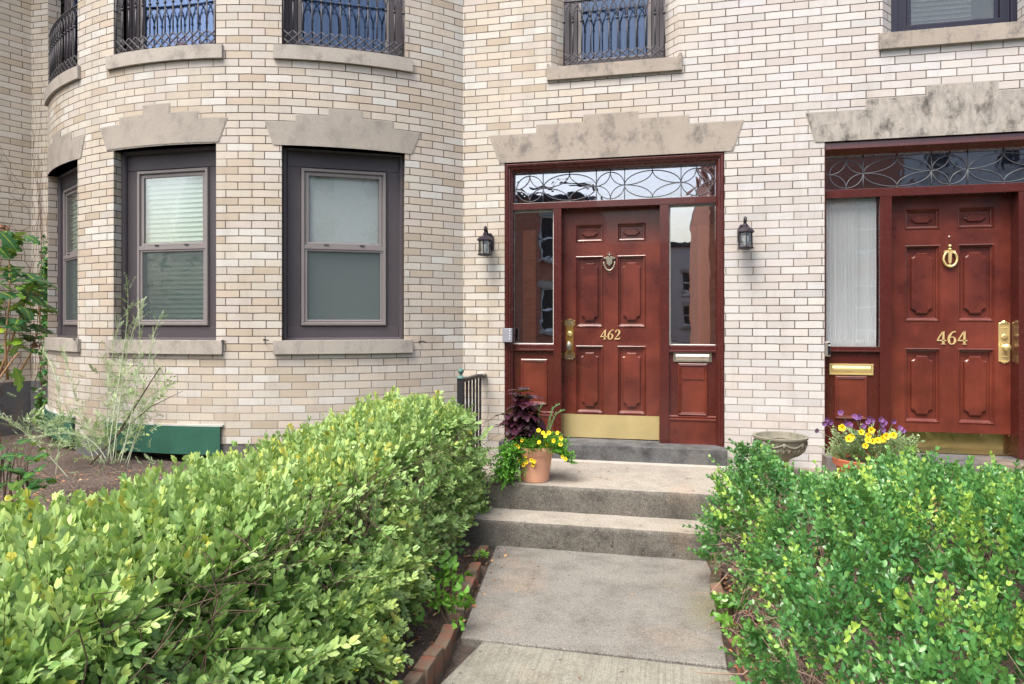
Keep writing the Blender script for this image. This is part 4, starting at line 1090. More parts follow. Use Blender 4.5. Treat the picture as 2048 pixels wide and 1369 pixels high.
# ================================================================ IRON RAILING
rl = tag(empty('iron_railing', (-1.66, -.7, 0)), 'short black iron railing with ball topped post, between hedge and door 462', 'railing')
py_ = 5.39-D; rx = -1.655
mb = MB(); mb.box(rx-.026, rx+.026, py_-.026, py_+.026, 0, E-.455); mb.build('post', M['black'], rl, bevel=.003)
mb = MB(); mb.lathe([(0, 0), (.034, 0), (.034, .008), (.014, .022), (.009, .035), (.012, .04), (.0, .042)], (rx, py_, E-.457), 16); mb.ball((rx, py_, E-.457+.06), .025, 14)
mb.build('finial', M['verdigris'], rl, smooth=40)
mb = MB(); mb.box(rx-.018, rx+.018, py_+.02, -.005, E-.492, E-.470); mb.box(rx-.026, rx+.026, py_+.02, -.10, E-.470, E-.462); mb.build('rail', M['black'], rl, bevel=.003)
mb = MB(); mb.ball((rx, -.045, E-.468), .045, 10, (1, 1.3, .5)); mb.build('wall_anchor', M['grit'], rl)
for k in range(6):
    y = py_+.07+k*.105; mb = MB(); mb.box(rx-.0085, rx+.0085, y-.0085, y+.0085, .1, E-.49); mb.build('baluster', M['black'], rl)

# ================================================================ BRICK EDGING
def eb(x, y, rz, z, h, tilt, label, ln=.20, w=.065):
    mb = MB(); mb.box(-w/2, w/2, -ln/2, ln/2, -.14, h)
    o = mb.build('edging_brick', M['edge'], bevel=.006)
    o.location = (x, y, z); o.rotation_euler = (R(tilt[0]), R(tilt[1]), R(rz)); return tag(o, label, 'brick', 'bricks edging the path')
places = ['by the lowest step', 'second down from the steps', 'third down from the steps', 'fourth down from the steps', 'fifth down, half sunk in leaves', 'sixth down, under hanging hedge leaves', 'seventh down, leaning outward', 'eighth down, beside the slab joint', 'ninth down, long mossy top', 'tenth down, beside the broom finished slab', 'at the bottom edge of the picture']
pl = [(968,1108,.05),(955,1143,.06),(944,1166,.045),(934,1185,.04),(924,1212,.075),(912,1248,.05),(902,1275,.07),(892,1300,.09),(875,1325,.10),(855,1352,.11),(832,1385,.11)]
prev = None
for i, (px, py, h) in enumerate(pl):
    x, y = G(px, py, h*.5); nx_, ny_ = G(*(pl[i+1] if i+1 < len(pl) else (805, 1420, .1))[:2], h*.5)
    ang = math.degrees(math.atan2(ny_-y, nx_-x))-90
    ln = min(.2, math.hypot(nx_-x, ny_-y)*.93)
    eb(x-.02, y, ang+random.uniform(-8, 8), 0, h, (random.uniform(-7, 7), random.uniform(-9, 3)), ('small red' if i < 5 else 'red')+' edging brick left of the path, '+places[i], ln)
pr_ = [(1421,1128,.05),(1424,1152,.04),(1428,1186,.05),(1438,1210,.06),(1449,1248,.04),(1461,1280,.03),(1476,1310,.04),(1489,1340,.04),(1500,1368,.05)]
places = ['by the lowest step', 'second from the steps', 'third from the steps', 'tilted, level with the middle of the slab', 'half buried, fifth from the steps', 'sunk in soil, sixth from the steps', 'seventh, beside the slab joint', 'eighth, under bare boxwood twigs', 'at the bottom edge of the picture']
for i, (px, py, h) in enumerate(pr_):
    x, y = G(px, py, .02); nx_, ny_ = G(*(pr_[i+1] if i+1 < len(pr_) else (1512, 1400, .1))[:2], .02)
    ln = min(.2, math.hypot(nx_-x, ny_-y)*.9)
    eb(x+.025, y, math.degrees(math.atan2(ny_-y, nx_-x))-90+random.uniform(-10, 10), 0, h, (random.uniform(-8, 8), random.uniform(-4, 12)), 'red edging brick right of the path, '+places[i], ln)

# ================================================================ FOLIAGE TOOLS
def leaf(L, W, fold=.25, curl=.2, shape='oval'):
    """leaf along +Y, face up +Z -> verts, tris, uv"""
    ws = {'oval': (.33, .47, .36), 'lance': (.34, .42, .26), 'round': (.36, .50, .43), 'ovate': (.40, .46, .28)}[shape]
    ys = (.17, .45, .77)
    z = lambda y: -curl*L*y*y
    V = [(0,0,0)]+[(0,y*L,z(y)) for y in ys]+[(0,L,z(1))]
    V += [(-w*W,y*L,z(y)+fold*W*w) for y, w in zip(ys, ws)]+[(w*W,y*L,z(y)+fold*W*w) for y, w in zip(ys, ws)]
    T = [(0,1,5),(0,8,1),(5,1,2),(5,2,6),(6,2,3),(6,3,7),(7,3,4),(1,8,9),(1,9,2),(2,9,10),(2,10,3),(3,10,4)]
    UV = [(.5,0),(.5,ys[0]),(.5,ys[1]),(.5,ys[2]),(.5,1)]+[(0,y) for y in ys]+[(1,y) for y in ys]
    return np.array(V), np.array(T), np.array(UV)
def rotm(ax, a):
    return np.array(Matrix.Rotation(a, 3, ax))
def frame_from(d, roll):
    d = d/np.linalg.norm(d, axis=-1, keepdims=True)
    ref = np.where(np.abs(d[..., 2:3]) > .95, np.array([1., 0, 0]), np.array([0., 0, 1.]))
    x = np.cross(d, ref); x /= np.linalg.norm(x, axis=-1, keepdims=True); z = np.cross(x, d)
    c, s = np.cos(roll)[..., None], np.sin(roll)[..., None]
    x2 = x*c+z*s; z2 = -x*s+z*c
    return np.stack([x2, d, z2], axis=-1)       # columns: local x, y(axis), z
class Tmpl:
    def __init__(s): s.V = []; s.T = []; s.U = []; s.t = []; s.n = 0
    def add(s, V, T, U, tone): s.V.append(V); s.T.append(T+s.n); s.U.append(U); s.t.append(np.full(len(V), tone)); s.n += len(V)
    def done(s): s.V = np.concatenate(s.V); s.T = np.concatenate(s.T); s.U = np.concatenate(s.U); s.t = np.concatenate(s.t); return s
    def stem(s, pts, r):
        pts = np.array(pts); k = len(pts); V = []; T = []
        for i, p in enumerate(pts):
            rr = r*(1-.6*i/(k-1))
            for a in (0, 2.1, 4.2): V.append((p[0]+rr*math.cos(a), p[1], p[2]+rr*math.sin(a)))
        for i in range(k-1):
            for j in range(3):
                a, b, c, d = i*3+j, i*3+(j+1) % 3, i*3+3+(j+1) % 3, i*3+3+j; T += [(a, b, c), (a, c, d)]
        s.add(np.array(V), np.array(T), np.full((len(V), 2), .5), -1.0)
def sprig(length, pairs, L, W, shape='oval', taper=.5, open_=55, curl=.15, fold=.25, alt=False, bend=.1, stemr=.0012, tipyoung=.3, rnd=random, tw=0.0, nstem=3, bare=0.12):
    t = Tmpl(); bz = rnd.uniform(-bend, bend); bx = rnd.uniform(-bend, bend)
    pos = lambda u: np.array([bx*length*u*u, length*u, bz*length*u*u])
    t.stem([pos(u) for u in np.linspace(0, 1, nstem)], stemr)
    for i in range(pairs):
        u = bare+(1-bare)*i/(max(1, pairs-1)); sc = 1-taper*abs(u-.45)*1.2
        for side in ((1, -1) if not alt else ((1,) if i % 2 else (-1,))):
            LL = L*sc*rnd.uniform(.8, 1.15); V, T, U = leaf(LL, W*LL/L, fold*rnd.uniform(.5, 1.6), curl*rnd.uniform(-.5, 2), shape)
            an = R(open_*(1-.55*u)+rnd.uniform(-12, 12))
            Rm = rotm('Y', R(rnd.uniform(-35, 35))+(math.pi/2*(i % 2)*tw)) @ rotm('Z', -side*an) @ rotm('X', R(rnd.uniform(-5, 25)))
            V = V @ Rm.T + pos(u)
            t.add(V, T, U, min(1, max(0, .0+tipyoung*u*u+rnd.uniform(-.12, .12))))
    V, T, U = leaf(L*.75, W*.7, fold, curl*.5, shape); V = V @ rotm('X', R(rnd.uniform(-15, 25))).T + pos(1)
    t.add(V, T, U, min(1, tipyoung+rnd.uniform(-.05, .15)))
    return t.done()
def scatter(name, tm, pos, dirs, scale, base, mat, parent=None, roll=None):
    """copies templates to the given places, all in one mesh"""
    n = len(pos); which = rng.integers(0, len(tm), n); roll = rng.uniform(0, 2*math.pi, n) if roll is None else roll
    VV, TT, UU, tt = [], [], [], []; off = 0
    for k, t in enumerate(tm):
        idx = np.nonzero(which == k)[0]
        if not len(idx): continue
        Fm = frame_from(dirs[idx], roll[idx])
        v = np.einsum('nij,vj->nvi', Fm, t.V)*scale[idx][:, None, None]+pos[idx][:, None, :]
        m = t.V.shape[0]; VV.append(v.reshape(-1, 3))
        TT.append((t.T[None]+(np.arange(len(idx))*m)[:, None, None]).reshape(-1, 3)+off); off += len(idx)*m
        UU.append(np.broadcast_to(t.U[t.T.reshape(-1)][None], (len(idx), t.T.size, 2)).reshape(-1, 2))
        tone = np.where(t.t[None] < -.5, -1.0, np.clip(t.t[None]+base[idx][:, None], 0, 1)); tt.append(tone.reshape(-1))
    return npmesh(name, np.concatenate(VV), np.concatenate(TT), np.concatenate(UU), np.concatenate(tt), mat, parent)
def npmesh(name, V, T, U, tone, mat, parent=None):
    me = bpy.data.meshes.new(name); nt = len(T)
    me.vertices.add(len(V)); me.vertices.foreach_set('co', V.astype(np.float32).ravel())
    me.loops.add(nt*3); me.loops.foreach_set('vertex_index', T.astype(np.int32).ravel())
    me.polygons.add(nt); me.polygons.foreach_set('loop_start', np.arange(0, nt*3, 3, dtype=np.int32))
    me.update(calc_edges=True)
    if U is not None:
        uv = me.uv_layers.new(name='UVMap'); uv.data.foreach_set('uv', U.astype(np.float32).ravel())
    if tone is not None:
        at = me.attributes.new('tone', 'FLOAT', 'POINT'); at.data.foreach_set('value', tone.astype(np.float32))
    me.polygons.foreach_set('use_smooth', np.ones(nt, dtype=bool))
    me.materials.append(mat); o = bpy.data.objects.new(name, me); COL.objects.link(o)
    if parent is not None: o.parent = parent; o.location = -Vector(parent_loc(parent))
    return o
def twigs(name, segs, mat, parent=None):
    """segs: array n x k x 3 polylines with radii n x k -> 3 sided tubes"""
    P_, r = segs; n, k, _ = P_.shape
    d = np.gradient(P_, axis=1); d /= np.linalg.norm(d, axis=-1, keepdims=True)+1e-9
    a = np.cross(d, np.array([.3, .5, .81])); a /= np.linalg.norm(a, axis=-1, keepdims=True)+1e-9; b = np.cross(d, a)
    V = np.stack([P_+(a*math.cos(t)+b*math.sin(t))*r[..., None] for t in (0, 2.094, 4.189)], axis=2).reshape(-1, 3)
    T = []
    for i in range(k-1):
        for j in range(3):
            q = (i*3+j, i*3+(j+1) % 3, i*3+3+(j+1) % 3, i*3+3+j); T += [(q[0], q[1], q[2]), (q[0], q[2], q[3])]
    T = np.array(T)[None]+(np.arange(n)*k*3)[:, None, None]
    return npmesh(name, V, T.reshape(-1, 3), None, None, mat, parent)
def wander(p0, d0, length, k, jit, r0, r1):
    n = len(p0); P_ = np.zeros((n, k, 3)); P_[:, 0] = p0; d = d0/np.linalg.norm(d0, axis=1, keepdims=True)
    st_ = (np.asarray(length)/(k-1)).reshape(-1, 1)*np.ones((n, 1))
    for i in range(1, k):
        d = d+rng.normal(0, jit, (n, 3)); d /= np.linalg.norm(d, axis=1, keepdims=True); P_[:, i] = P_[:, i-1]+d*st_
    rr = np.linspace(1, 0, k)[None]*(r0-r1)+r1
    return P_, np.broadcast_to(rr, (n, k)).copy()
def vnoise(p, s, seed=0):
    """cheap smooth pseudo noise -1..1"""
    q = p*s+seed*7.3
    return (np.sin(q[..., 0]*1.7+np.sin(q[..., 1]*1.3+1.1)*1.5)+np.sin(q[..., 1]*1.9+np.sin(q[..., 2]*1.5+.4)*1.5)+np.sin(q[..., 2]*2.1+np.sin(q[..., 0]*1.1+2.2)*1.5))/3

# ================================================================ PRIVET HEDGE (left)
hedge = tag(empty('privet_hedge', (-1.7, -3.6, 0)), 'large pale green privet hedge clipped box shaped along the left side of the path', 'hedge')
HT = E-.765
def patch(n, o, a, b, nrm):
    u, v = rng.uniform(0, 1, n)[:, None], rng.uniform(0, 1, n)[:, None]
    return np.array(o)+u*np.array(a)+v*np.array(b), np.tile(np.array(nrm, float), (n, 1))
YF0, YB0 = .45-D, 4.92-D      # near / far ends
YE = 2.0-D                    # back of the street-side arm
dens = 1.3
XR = -1.30
specs = [   # origin, edge a, edge b, normal, count
    ((-2.08, YE, HT), (XR+2.08, 0, 0), (0, YB0-YE, 0), (0, 0, 1), 2600),          # top along the path
    ((XR, YE, .12), (0, YB0-YE, 0), (0, 0, HT-.12), (1, 0, .15), 3000),     # face to the path
    ((-4.6, YF0+.3, HT), (XR+4.6, 0, 0), (0, YE-YF0-.3, 0), (0, 0, 1), 3300),    # top of the street arm
    ((XR, YF0, .12), (0, YE-YF0, 0), (0, 0, HT-.12), (1, 0, .15), 1500),    # its end face
    ((-1.40, -4.95, .02), (0, 2.5, 0), (-.12, 0, .4), (.8, 0, .5), 1300),
    ((-1.95, YB0, .3), (XR+1.95, 0, 0), (0, 0, HT-.3), (0, 1, .2), 350),           # far end
    ((-2.08, YE, .45), (0, YB0-YE, 0), (0, 0, HT-.45), (-1, 0, .2), 700),      # garden side
    ((-4.6, YE, .5), (2.4, 0, 0), (0, 0, HT-.5), (0, 1, .2), 500),
    ((-4.6, YF0, .2), (3.44, 0, 0), (0, 0, HT-.2), (0, -1, .2), 900)]
pp, nn = [], []
for o_, a_, b_, n_, c_ in specs:
    q, n1 = patch(int(c_*dens), o_, a_, b_, n_); pp.append(q); nn.append(n1)
pos = np.concatenate(pp); nrm = np.concatenate(nn); nrm /= np.linalg.norm(nrm, axis=1, keepdims=True)
depth = rng.exponential(.05, len(pos)); bulge = .028*vnoise(pos, 3.1)+.035*vnoise(pos, 8.3, 2)
# round the long top edge and let the face lean inward towards the ground
edge = np.clip((pos[:, 2]-(HT-.16))/.16, 0, 1)*np.clip((pos[:, 0]-XR+.2)/.2, 0, 1)
pos = pos+nrm*(bulge-depth)[:, None]
pos[:, 2] += .085*smooth(-2.9, -1.4, pos[:, 1])*np.clip((pos[:, 2]-.3)/.5, 0, 1)
pos[:, 2] -= .05*edge; pos[:, 0] -= .05*edge
pos[:, 0] += ((.08+.22*smooth(-2.2, -3.8, pos[:, 1]))*smooth(HT-.1, .25, pos[:, 2])+.08*smooth(-1.6, -4.0, pos[:, 1])-.20)*np.clip((pos[:, 0]+1.7)/.4, 0, 1)
keep = np.ones(len(pos), bool)
side = np.abs(nrm[:, 2]) < .5
# gaps in the lower, shaded face
gap = vnoise(pos, 5.0, 5)
keep &= ~(side & (nrm[:, 0] > .5) & (gap > .34) & (pos[:, 1] < -2.2))
keep &= ~(side & (vnoise(pos, 11.0, 3) > .42) & (nrm[:, 0] > .5))
keep &= ~((~side) & (vnoise(pos, 10.0, 21) > .52))
keep &= ~(side & (pos[:, 2] < .25) & (rng.uniform(0, 1, len(pos)) < .35))
dirs = nrm*rng.uniform(.25, .9, (len(pos), 1))+np.array([0, 0, .55])+rng.normal(0, .42, (len(pos), 3))
dirs[side] += np.array([.15, 0, .05])
hang = side & (rng.uniform(0, 1, len(pos)) < .35); dirs[hang, 2] -= .9
fill = np.clip((-2.0-pos[:, 1])/3.0, 0, 1)
scale = rng.uniform(.75, 1.2, len(pos))*(1+.08*smooth(-2.5, -4.5, pos[:, 1]))
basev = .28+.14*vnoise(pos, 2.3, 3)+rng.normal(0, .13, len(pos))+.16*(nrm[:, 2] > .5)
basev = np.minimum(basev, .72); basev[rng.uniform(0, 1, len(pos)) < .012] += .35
random.seed(3)
priv = [sprig(random.uniform(.10, .16), random.choice((5, 6, 7, 7)), random.choice((.030, .038, .044, .050)), .0235, random.choice(('oval', 'ovate', 'oval')), .45, 60, .12, .25, tw=random.choice((0, .0, 1)), stemr=.0014) for _ in range(14)]
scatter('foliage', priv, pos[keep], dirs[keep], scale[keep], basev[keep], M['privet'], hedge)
# inner leaves so the mass is closed
def inside(n, x0, x1, y0, y1, z0, z1):
    return np.stack([rng.uniform(x0, x1, n), rng.uniform(y0, y1, n), rng.uniform(z0, z1, n)], 1)
q = np.concatenate([inside(1500, -2.1, -1.25, YE, YB0-.08, .25, HT-.1), inside(1500, -4.5, -1.25, YF0+.1, YE-.05, .35, HT-.1)])
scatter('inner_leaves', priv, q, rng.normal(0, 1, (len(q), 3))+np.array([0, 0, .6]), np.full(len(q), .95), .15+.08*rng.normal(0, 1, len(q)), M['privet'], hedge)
# stems
n = 420
q = np.concatenate([inside(220, -2.0, -1.3, YE, YB0-.1, 0, .1), inside(200, -4.4, -1.3, YF0+.15, YE-.05, 0, .1)])
q[:, 2] = soilz(q[:, 0], q[:, 1])-.02
d = rng.normal(0, .28, (len(q), 3))+np.array([.12, 0, 1.0])
P_, rr = wander(q, d, rng.uniform(.7, 1.0, len(q)), 7, .16, .007, .002)
P_[..., 2] = np.minimum(P_[..., 2], HT-.02); P_[..., 0] = np.minimum(P_[..., 0], XR-.12+.1*smooth(-1.6, -4.0, P_[..., 1]))
twigs('branches', (P_, rr), M['twigd'], hedge)
k = rng.integers(0, len(q), 2600); j = rng.integers(2, 7, 2600)
b0 = P_[k, j]; d = rng.normal(0, 1, (2600, 3))+np.array([.3, 0, .5])
P2, r2 = wander(b0, d, rng.uniform(.12, .34, 2600), 4, .2, .0024, .0011)
P2[..., 2] = np.minimum(P2[..., 2], HT+.08)
twigs('side_twigs', (P2, r2), M['twigd'], hedge)

# ================================================================ BOXWOOD (right)
shrub = tag(empty('boxwood_shrub', (1.2, -3, 0)), 'sprawling dark green small leaved boxwood with bare twigs, right of the path', 'shrub')
def edges(x, yr):
    """distance inside the outline (yr = distance in front of the camera)"""
    left = x-(.30+.05*np.sin(yr*2.3)+.03*np.sin(yr*7.1)+.06*smooth(3.4, 2.4, yr))
    far = (4.80+.03*np.sin(x*5))-yr; near = yr-1.05; right = 4.3-x
    return np.minimum(np.minimum(left, far), np.minimum(near, right))
def topz(x, yr):
    t = .72+.05*np.sin(x*2.6+yr*1.3)+.045*np.sin(yr*3.1-x*1.7)+.03*np.sin(x*7.3+1)*np.sin(yr*6.1)
    t = t+.06*smooth(2.2, 1.4, yr)+.09*np.exp(-((x-1.40)**2+(yr-4.55)**2)/.05)+.07*np.exp(-((x-.50)**2+(yr-4.6)**2)/.006)-.12*smooth(3.9, 3.0, yr)*smooth(1.9, .6, x)
    t = t-.20*smooth(3.7, 4.5, yr)*smooth(.58, .68, x)*smooth(1.2, 1.0, x)-.04*smooth(3.0, 4.2, yr)
    e = np.clip(edges(x, yr)/.42, 0, 1)
    return .06+(t-.06)*np.sqrt(np.clip(1-(1-e)**2.2, 0, 1))
N0 = 90000
x = rng.uniform(.18, 4.3, N0); yr = rng.uniform(1.0, 4.85, N0); ee = .01
hx = (topz(x+ee, yr)-topz(x-ee, yr))/(2*ee); hy = (topz(x, yr+ee)-topz(x, yr-ee))/(2*ee)
area = np.sqrt(1+np.minimum(hx**2+hy**2, 36))
vis = np.where(x > .95*yr*1.0+.35, .25, 1.0)     # thin out what lies beyond the frame
ok = (edges(x, yr) > 0) & (rng.uniform(0, 6.8, N0) < area*vis)
x, yr, hx, hy = x[ok], yr[ok], hx[ok], hy[ok]
nr = np.stack([-hx, -hy, np.ones_like(hx)], 1); nr /= np.linalg.norm(nr, axis=1, keepdims=True)
z = topz(x, yr); pos = np.stack([x, yr-D, z], 1)
z = z*rng.uniform(.96, 1, len(z))
pos = pos+nr*(.03*vnoise(pos, 9, 4)-rng.exponential(.045, len(x)))[:, None]
bare = (vnoise(pos, 4.2, 9) > .30) & (pos[:, 1] < -2.0)
bareL = (pos[:, 0] < .85) & (vnoise(pos, 6.0, 1) > -.08) & (nr[:, 0] < -.25) & (pos[:, 2] < .6)
keep = ~(bare & (rng.uniform(0, 1, len(x)) < .86)) & ~(bareL & (rng.uniform(0, 1, len(x)) < .85)) & (pos[:, 2] > .03) & ~((vnoise(pos, 9.0, 31) > .44) & (rng.uniform(0, 1, len(x)) < .8))
dirs = nr*rng.uniform(.3, .9, (len(x), 1))+np.array([0, 0, .5])+rng.normal(0, .45, (len(x), 3))
dry_noise = vnoise(pos, 3.3, 6)  # noise that picks spots for the dry leaves
base = .30+.13*vnoise(pos, 2.1, 8)+rng.normal(0, .07, len(x))
young = (vnoise(pos, 5.5, 12) > .42) & (rng.uniform(0, 1, len(x)) < .5); base[young] += .48
random.seed(5)
bx = [sprig(random.uniform(.09, .15), random.choice((7, 8, 9)), .027, .0150, random.choice(('oval', 'round')), .3, 62, .08, .2, tw=1, tipyoung=.35, stemr=.001) for _ in range(12)]
scatter('foliage', bx, pos[keep], dirs[keep], rng.uniform(.75, 1.25, keep.sum()), base[keep], M['box'], shrub)
# long upright shoots
m = 260; i = rng.choice(np.nonzero(keep)[0], m)
sh = [sprig(.22, 11, .026, .0145, 'oval', .3, 60, .05, .2, tw=1, tipyoung=.5, stemr=.0013, bend=.2, nstem=5) for _ in range(4)]
scatter('shoots', sh, pos[i], nr[i]*.5+np.array([0, 0, .9])+rng.normal(0, .3, (m, 3)), rng.uniform(.6, 1.1, m), np.clip(base[i], 0, .5)+.2, M['box'], shrub)
# bare twigs
n = 380
q = np.stack([rng.uniform(.5, 3.2, n), rng.uniform(1.4, 4.6, n)-D, np.zeros(n)], 1); q[:, 2] = soilz(q[:, 0], q[:, 1])-.02
P_, rr = wander(q, rng.normal(0, .45, (n, 3))+np.array([-.25, 0, .9]), rng.uniform(.5, .8, n), 7, .2, .008, .002)
tz = topz(P_[..., 0], P_[..., 1]+D)-.02; P_[..., 2] = np.minimum(P_[..., 2], np.maximum(tz, .02))
twigs('branches', (P_, rr), M['twig'], shrub)
n = 14000; k = rng.integers(0, len(x), n)
p0 = pos[k]-nr[k]*rng.uniform(-.03, .07, (n, 1)); sel = (bare[k] | bareL[k] | (rng.uniform(0, 1, n) < .3)); p0 = p0[sel]; n1 = nr[k][sel]
P2, r2 = wander(p0-n1*.05, n1*.6+rng.normal(0, .7, p0.shape)+np.array([0, 0, .3]), rng.uniform(.06, .2, len(p0)), 4, .25, .0021, .0010)
twigs('bare_twigs', (P2, r2), M['twig'], shrub)
i = rng.choice(np.nonzero((bare | (dry_noise > .4)) & (pos[:, 1] < -1.9))[0], 26)
dl = [sprig(.05, 3, .028, .016, 'oval', .2, 70, .5, .5, tipyoung=.4) for _ in range(4)]
ii = np.repeat(i, 3)
scatter('dry_leaves', dl, pos[ii]+rng.normal(0, .02, (len(ii), 3))+nr[ii]*.015, nr[ii]+rng.normal(0, .6, (len(ii), 3)), rng.uniform(.7, 1.2, len(ii)), rng.uniform(.3, .8, len(ii)), M['deadleaf'], shrub)

# ================================================================ POT AT DOOR 462
px_, pyy = -.985, 5.13-D
pot = tag(empty('potted_plant', (px_, pyy, ZL)), 'salmon clay pot of purple coleus and trailing yellow flowers on the landing', 'potted plant')
mb = MB(); k = .98
mb.lathe([(0, 0), (.098, 0), (.104, .006), (.124, .155), (.134, .198), (.1365, .205), (.142, .207), (.147, .225), (.151, .262), (.148, .268), (.138, .266), (.130, .235), (0, .235)], (px_, pyy, ZL), 48)
mb.build('pot', M['terra'], pot, smooth=35)
mb = MB(); mb.lathe([(0, .236), (.129, .236), (.09, .246), (0, .25)], (px_, pyy, ZL), 24); mb.build('soil', M['dirt'], pot, smooth=True)
rim = np.array([px_, pyy, ZL+.25])
def bigleaf(L, W, n=9, fold=.12, curl=.35, teeth=.08, rnd=random):
    """detailed leaf: outline with small teeth, along +Y"""
    V = []; U = []; T = []
    for i in range(n+1):
        y = i/n; w = math.sin(math.pi*min(1, y**.75*1.0))**.8 if 0 < y < 1 else 0
        w = W/2*w*(1+(teeth if i % 2 else -teeth)); zz_ = -curl*L*y*y
        for s in (-1, -.5, 0, .5, 1): V.append((s*w, y*L, zz_+fold*abs(s)*w*1.2-(.05*abs(s)**3*W)*math.sin(i*2.1))); U.append((.5+s*.5, y))
    for i in range(n):
        for j in range(4):
            a = i*5+j; T += [(a, a+1, a+6), (a, a+6, a+5)]
    return np.array(V), np.array(T), np.array(U)
def bigscatter(name, leaves, pos, dirs, sc, tone, mat, parent, roll):
    tm = []
    for V, T, U in leaves:
        t = Tmpl(); t.add(V, T, U, 0.0); tm.append(t.done())
    return scatter(name, tm, np.array(pos), np.array(dirs), np.array(sc), np.array(tone), mat, parent, np.array(roll))
random.seed(8)
cl = [bigleaf(.135, .085, 10, .15, random.uniform(.2, .5)) for _ in range(5)]
pos, dirs, sc, tn, ro = [], [], [], [], []; mb = MB()
for st_ in range(11):
    a = random.uniform(0, 2*math.pi); rad = random.uniform(.02, .13); hgt = random.uniform(.10, .42)
    if st_ < 2: rad, hgt = .03*st_, .47-.04*st_
    bx_, by_ = rim[0]-.115+rad*math.cos(a)*1.0, rim[1]+.0+rad*math.sin(a)*.8
    p0 = Vector((rim[0]-.03, rim[1], rim[2]-.01)); p1 = Vector((bx_, by_, rim[2]+hgt*.9))
    mb.tube([p0, p0.lerp(p1, .4)+Vector((0, 0, .04)), p1], [.006, .005, .003], 6)
    for lv in range(4):
        zc = p1.z-.06*lv; c = p1.lerp(p0, .16*lv); nl = 2 if lv else 4
        for q in range(nl+ (2 if lv == 0 else 1)):
            b = random.uniform(0, 2*math.pi)
            dz = (.35 if lv == 0 else random.uniform(-.75, .1))
            pos.append((c.x, c.y, c.z)); dirs.append((math.cos(b), math.sin(b), dz)); sc.append((.45 if lv == 0 and q > 2 else random.uniform(.75, 1.05))); tn.append(random.uniform(.15, .75) if lv < 2 else random.uniform(0, .4)); ro.append(random.uniform(-.35, .35))
bigscatter('coleus', cl, pos, dirs, sc, tn, M['coleus'], pot, ro)
mb.build('coleus_stems', plain('coleus stem', RGB(80, 40, 50)), pot, smooth=True)
random.seed(9)
tr = [sprig(random.uniform(.08, .13), 8, .019, .012, 'round', .2, 60, .05, .15, tw=1, tipyoung=.6, stemr=.001, bend=.3) for _ in range(6)]
n = 330; a = rng.uniform(0, 2*math.pi, n); r = rng.uniform(.02, .16, n)
pos = np.stack([rim[0]+.045+r*np.cos(a)*.95, rim[1]-.01+r*np.sin(a), rim[2]+rng.uniform(-.03, .085, n)*(1-r*2.5)], 1)
dirs = np.stack([np.cos(a), np.sin(a), rng.uniform(-.2, 1.0, n)], 1)
n2 = 420; t_ = rng.uniform(0, 1, n2)
fall = np.stack([rim[0]-.13-.08*t_+rng.normal(0, .045, n2), rim[1]-.10+rng.normal(0, .05, n2), rim[2]+.03-.25*t_+rng.normal(0, .02, n2)], 1)
n3 = 50; t3 = rng.uniform(0, 1, n3); rt = np.stack([rim[0]+.13+.12*t3, rim[1]-.03+rng.normal(0, .015, n3), rim[2]+.0-.10*t3**2+rng.normal(0, .01, n3)], 1)
P3 = np.concatenate([pos, fall, rt]); D3 = np.concatenate([dirs, np.stack([rng.normal(-.2, .5, n2), rng.normal(-.6, .3, n2), rng.normal(-.2, .5, n2)], 1), np.stack([np.ones(n3), rng.normal(0, .5, n3), rng.normal(0, .5, n3)], 1)])
scatter('trailing_foliage', tr, P3, D3, rng.uniform(.5, .9, len(P3)), rng.uniform(0, .45, len(P3)), M['trail'], pot)
mbf = MB()
def fern(mb, p, ang, hgt, lean, tipc):
    pts = [Vector(p)+Vector((math.cos(ang)*lean*t*t, math.sin(ang)*lean*t*t, hgt*t)) for t in [k/14 for k in range(15)]]
    pts[-1] += Vector((tipc, 0, -.015)); pts[-2] += Vector((tipc*.55, 0, -.002))
    mb.tube(pts, [.006*(1-.5*k/14) for k in range(15)], 5)
    for k in range(1, 15):
        for s in range(5):
            a = s*1.257+k*.7; q = pts[k-1].lerp(pts[k], .5*(s % 2)); l = .016*(1-.4*k/14)
            mb.tube([q, q+Vector((math.cos(a)*l, math.sin(a)*l, .012))], .0016, 3, False)
for (dx, dy, hgt, lean, ang, tc) in ((.02, 0, .34, .02, .5, .02), (.085, .01, .35, .07, .1, .035), (.095, -.01, .31, .10, -.1, .04), (.05, .04, .22, .05, 2.5, 0), (-.02, .03, .27, .05, 2.8, -.02), (.0, -.03, .2, .08, 3.5, 0)):
    fern(mbf, (rim[0]+dx, rim[1]+dy, rim[2]), ang, hgt, lean, tc)
mbf.build('asparagus_fern', plain('fern green', RGB(96, 140, 84), .6), pot)
def flower(mb, mc, c, d, r, n=5):
    d = Vector(d).normalized(); a = d.orthogonal().normalized(); b = d.cross(a); c = Vector(c); m = n*4
    ring0 = [c+(a*math.cos(t)+b*math.sin(t))*r*.22-d*r*.35 for t in [2*math.pi*k/m for k in range(m)]]
    ring1 = [c+(a*math.cos(t)+b*math.sin(t))*r*(.62)+d*r*.05 for t in [2*math.pi*k/m for k in range(m)]]
    ring2 = [c+(a*math.cos(t)+b*math.sin(t))*r*(.93+.10*math.cos(n*t))+d*r*(.10+.05*math.cos(n*t+1)) for t in [2*math.pi*k/m for k in range(m)]]
    mb.loft([ring0, ring1, ring2]); mc.ball(c-d*r*.2, r*.22, 6)
def flowers(parent, pts, r, mat, name='blossoms'):
    for c, d in pts:
        mb, mc = MB(), MB(); flower(mb, mc, c, d, r*random.uniform(.85, 1.1)); o = mb.build(name, mat, parent, smooth=True)
        o2 = mc.build('flower_centre', M['flowc'], o, smooth=True)
random.seed(21)
fp = []
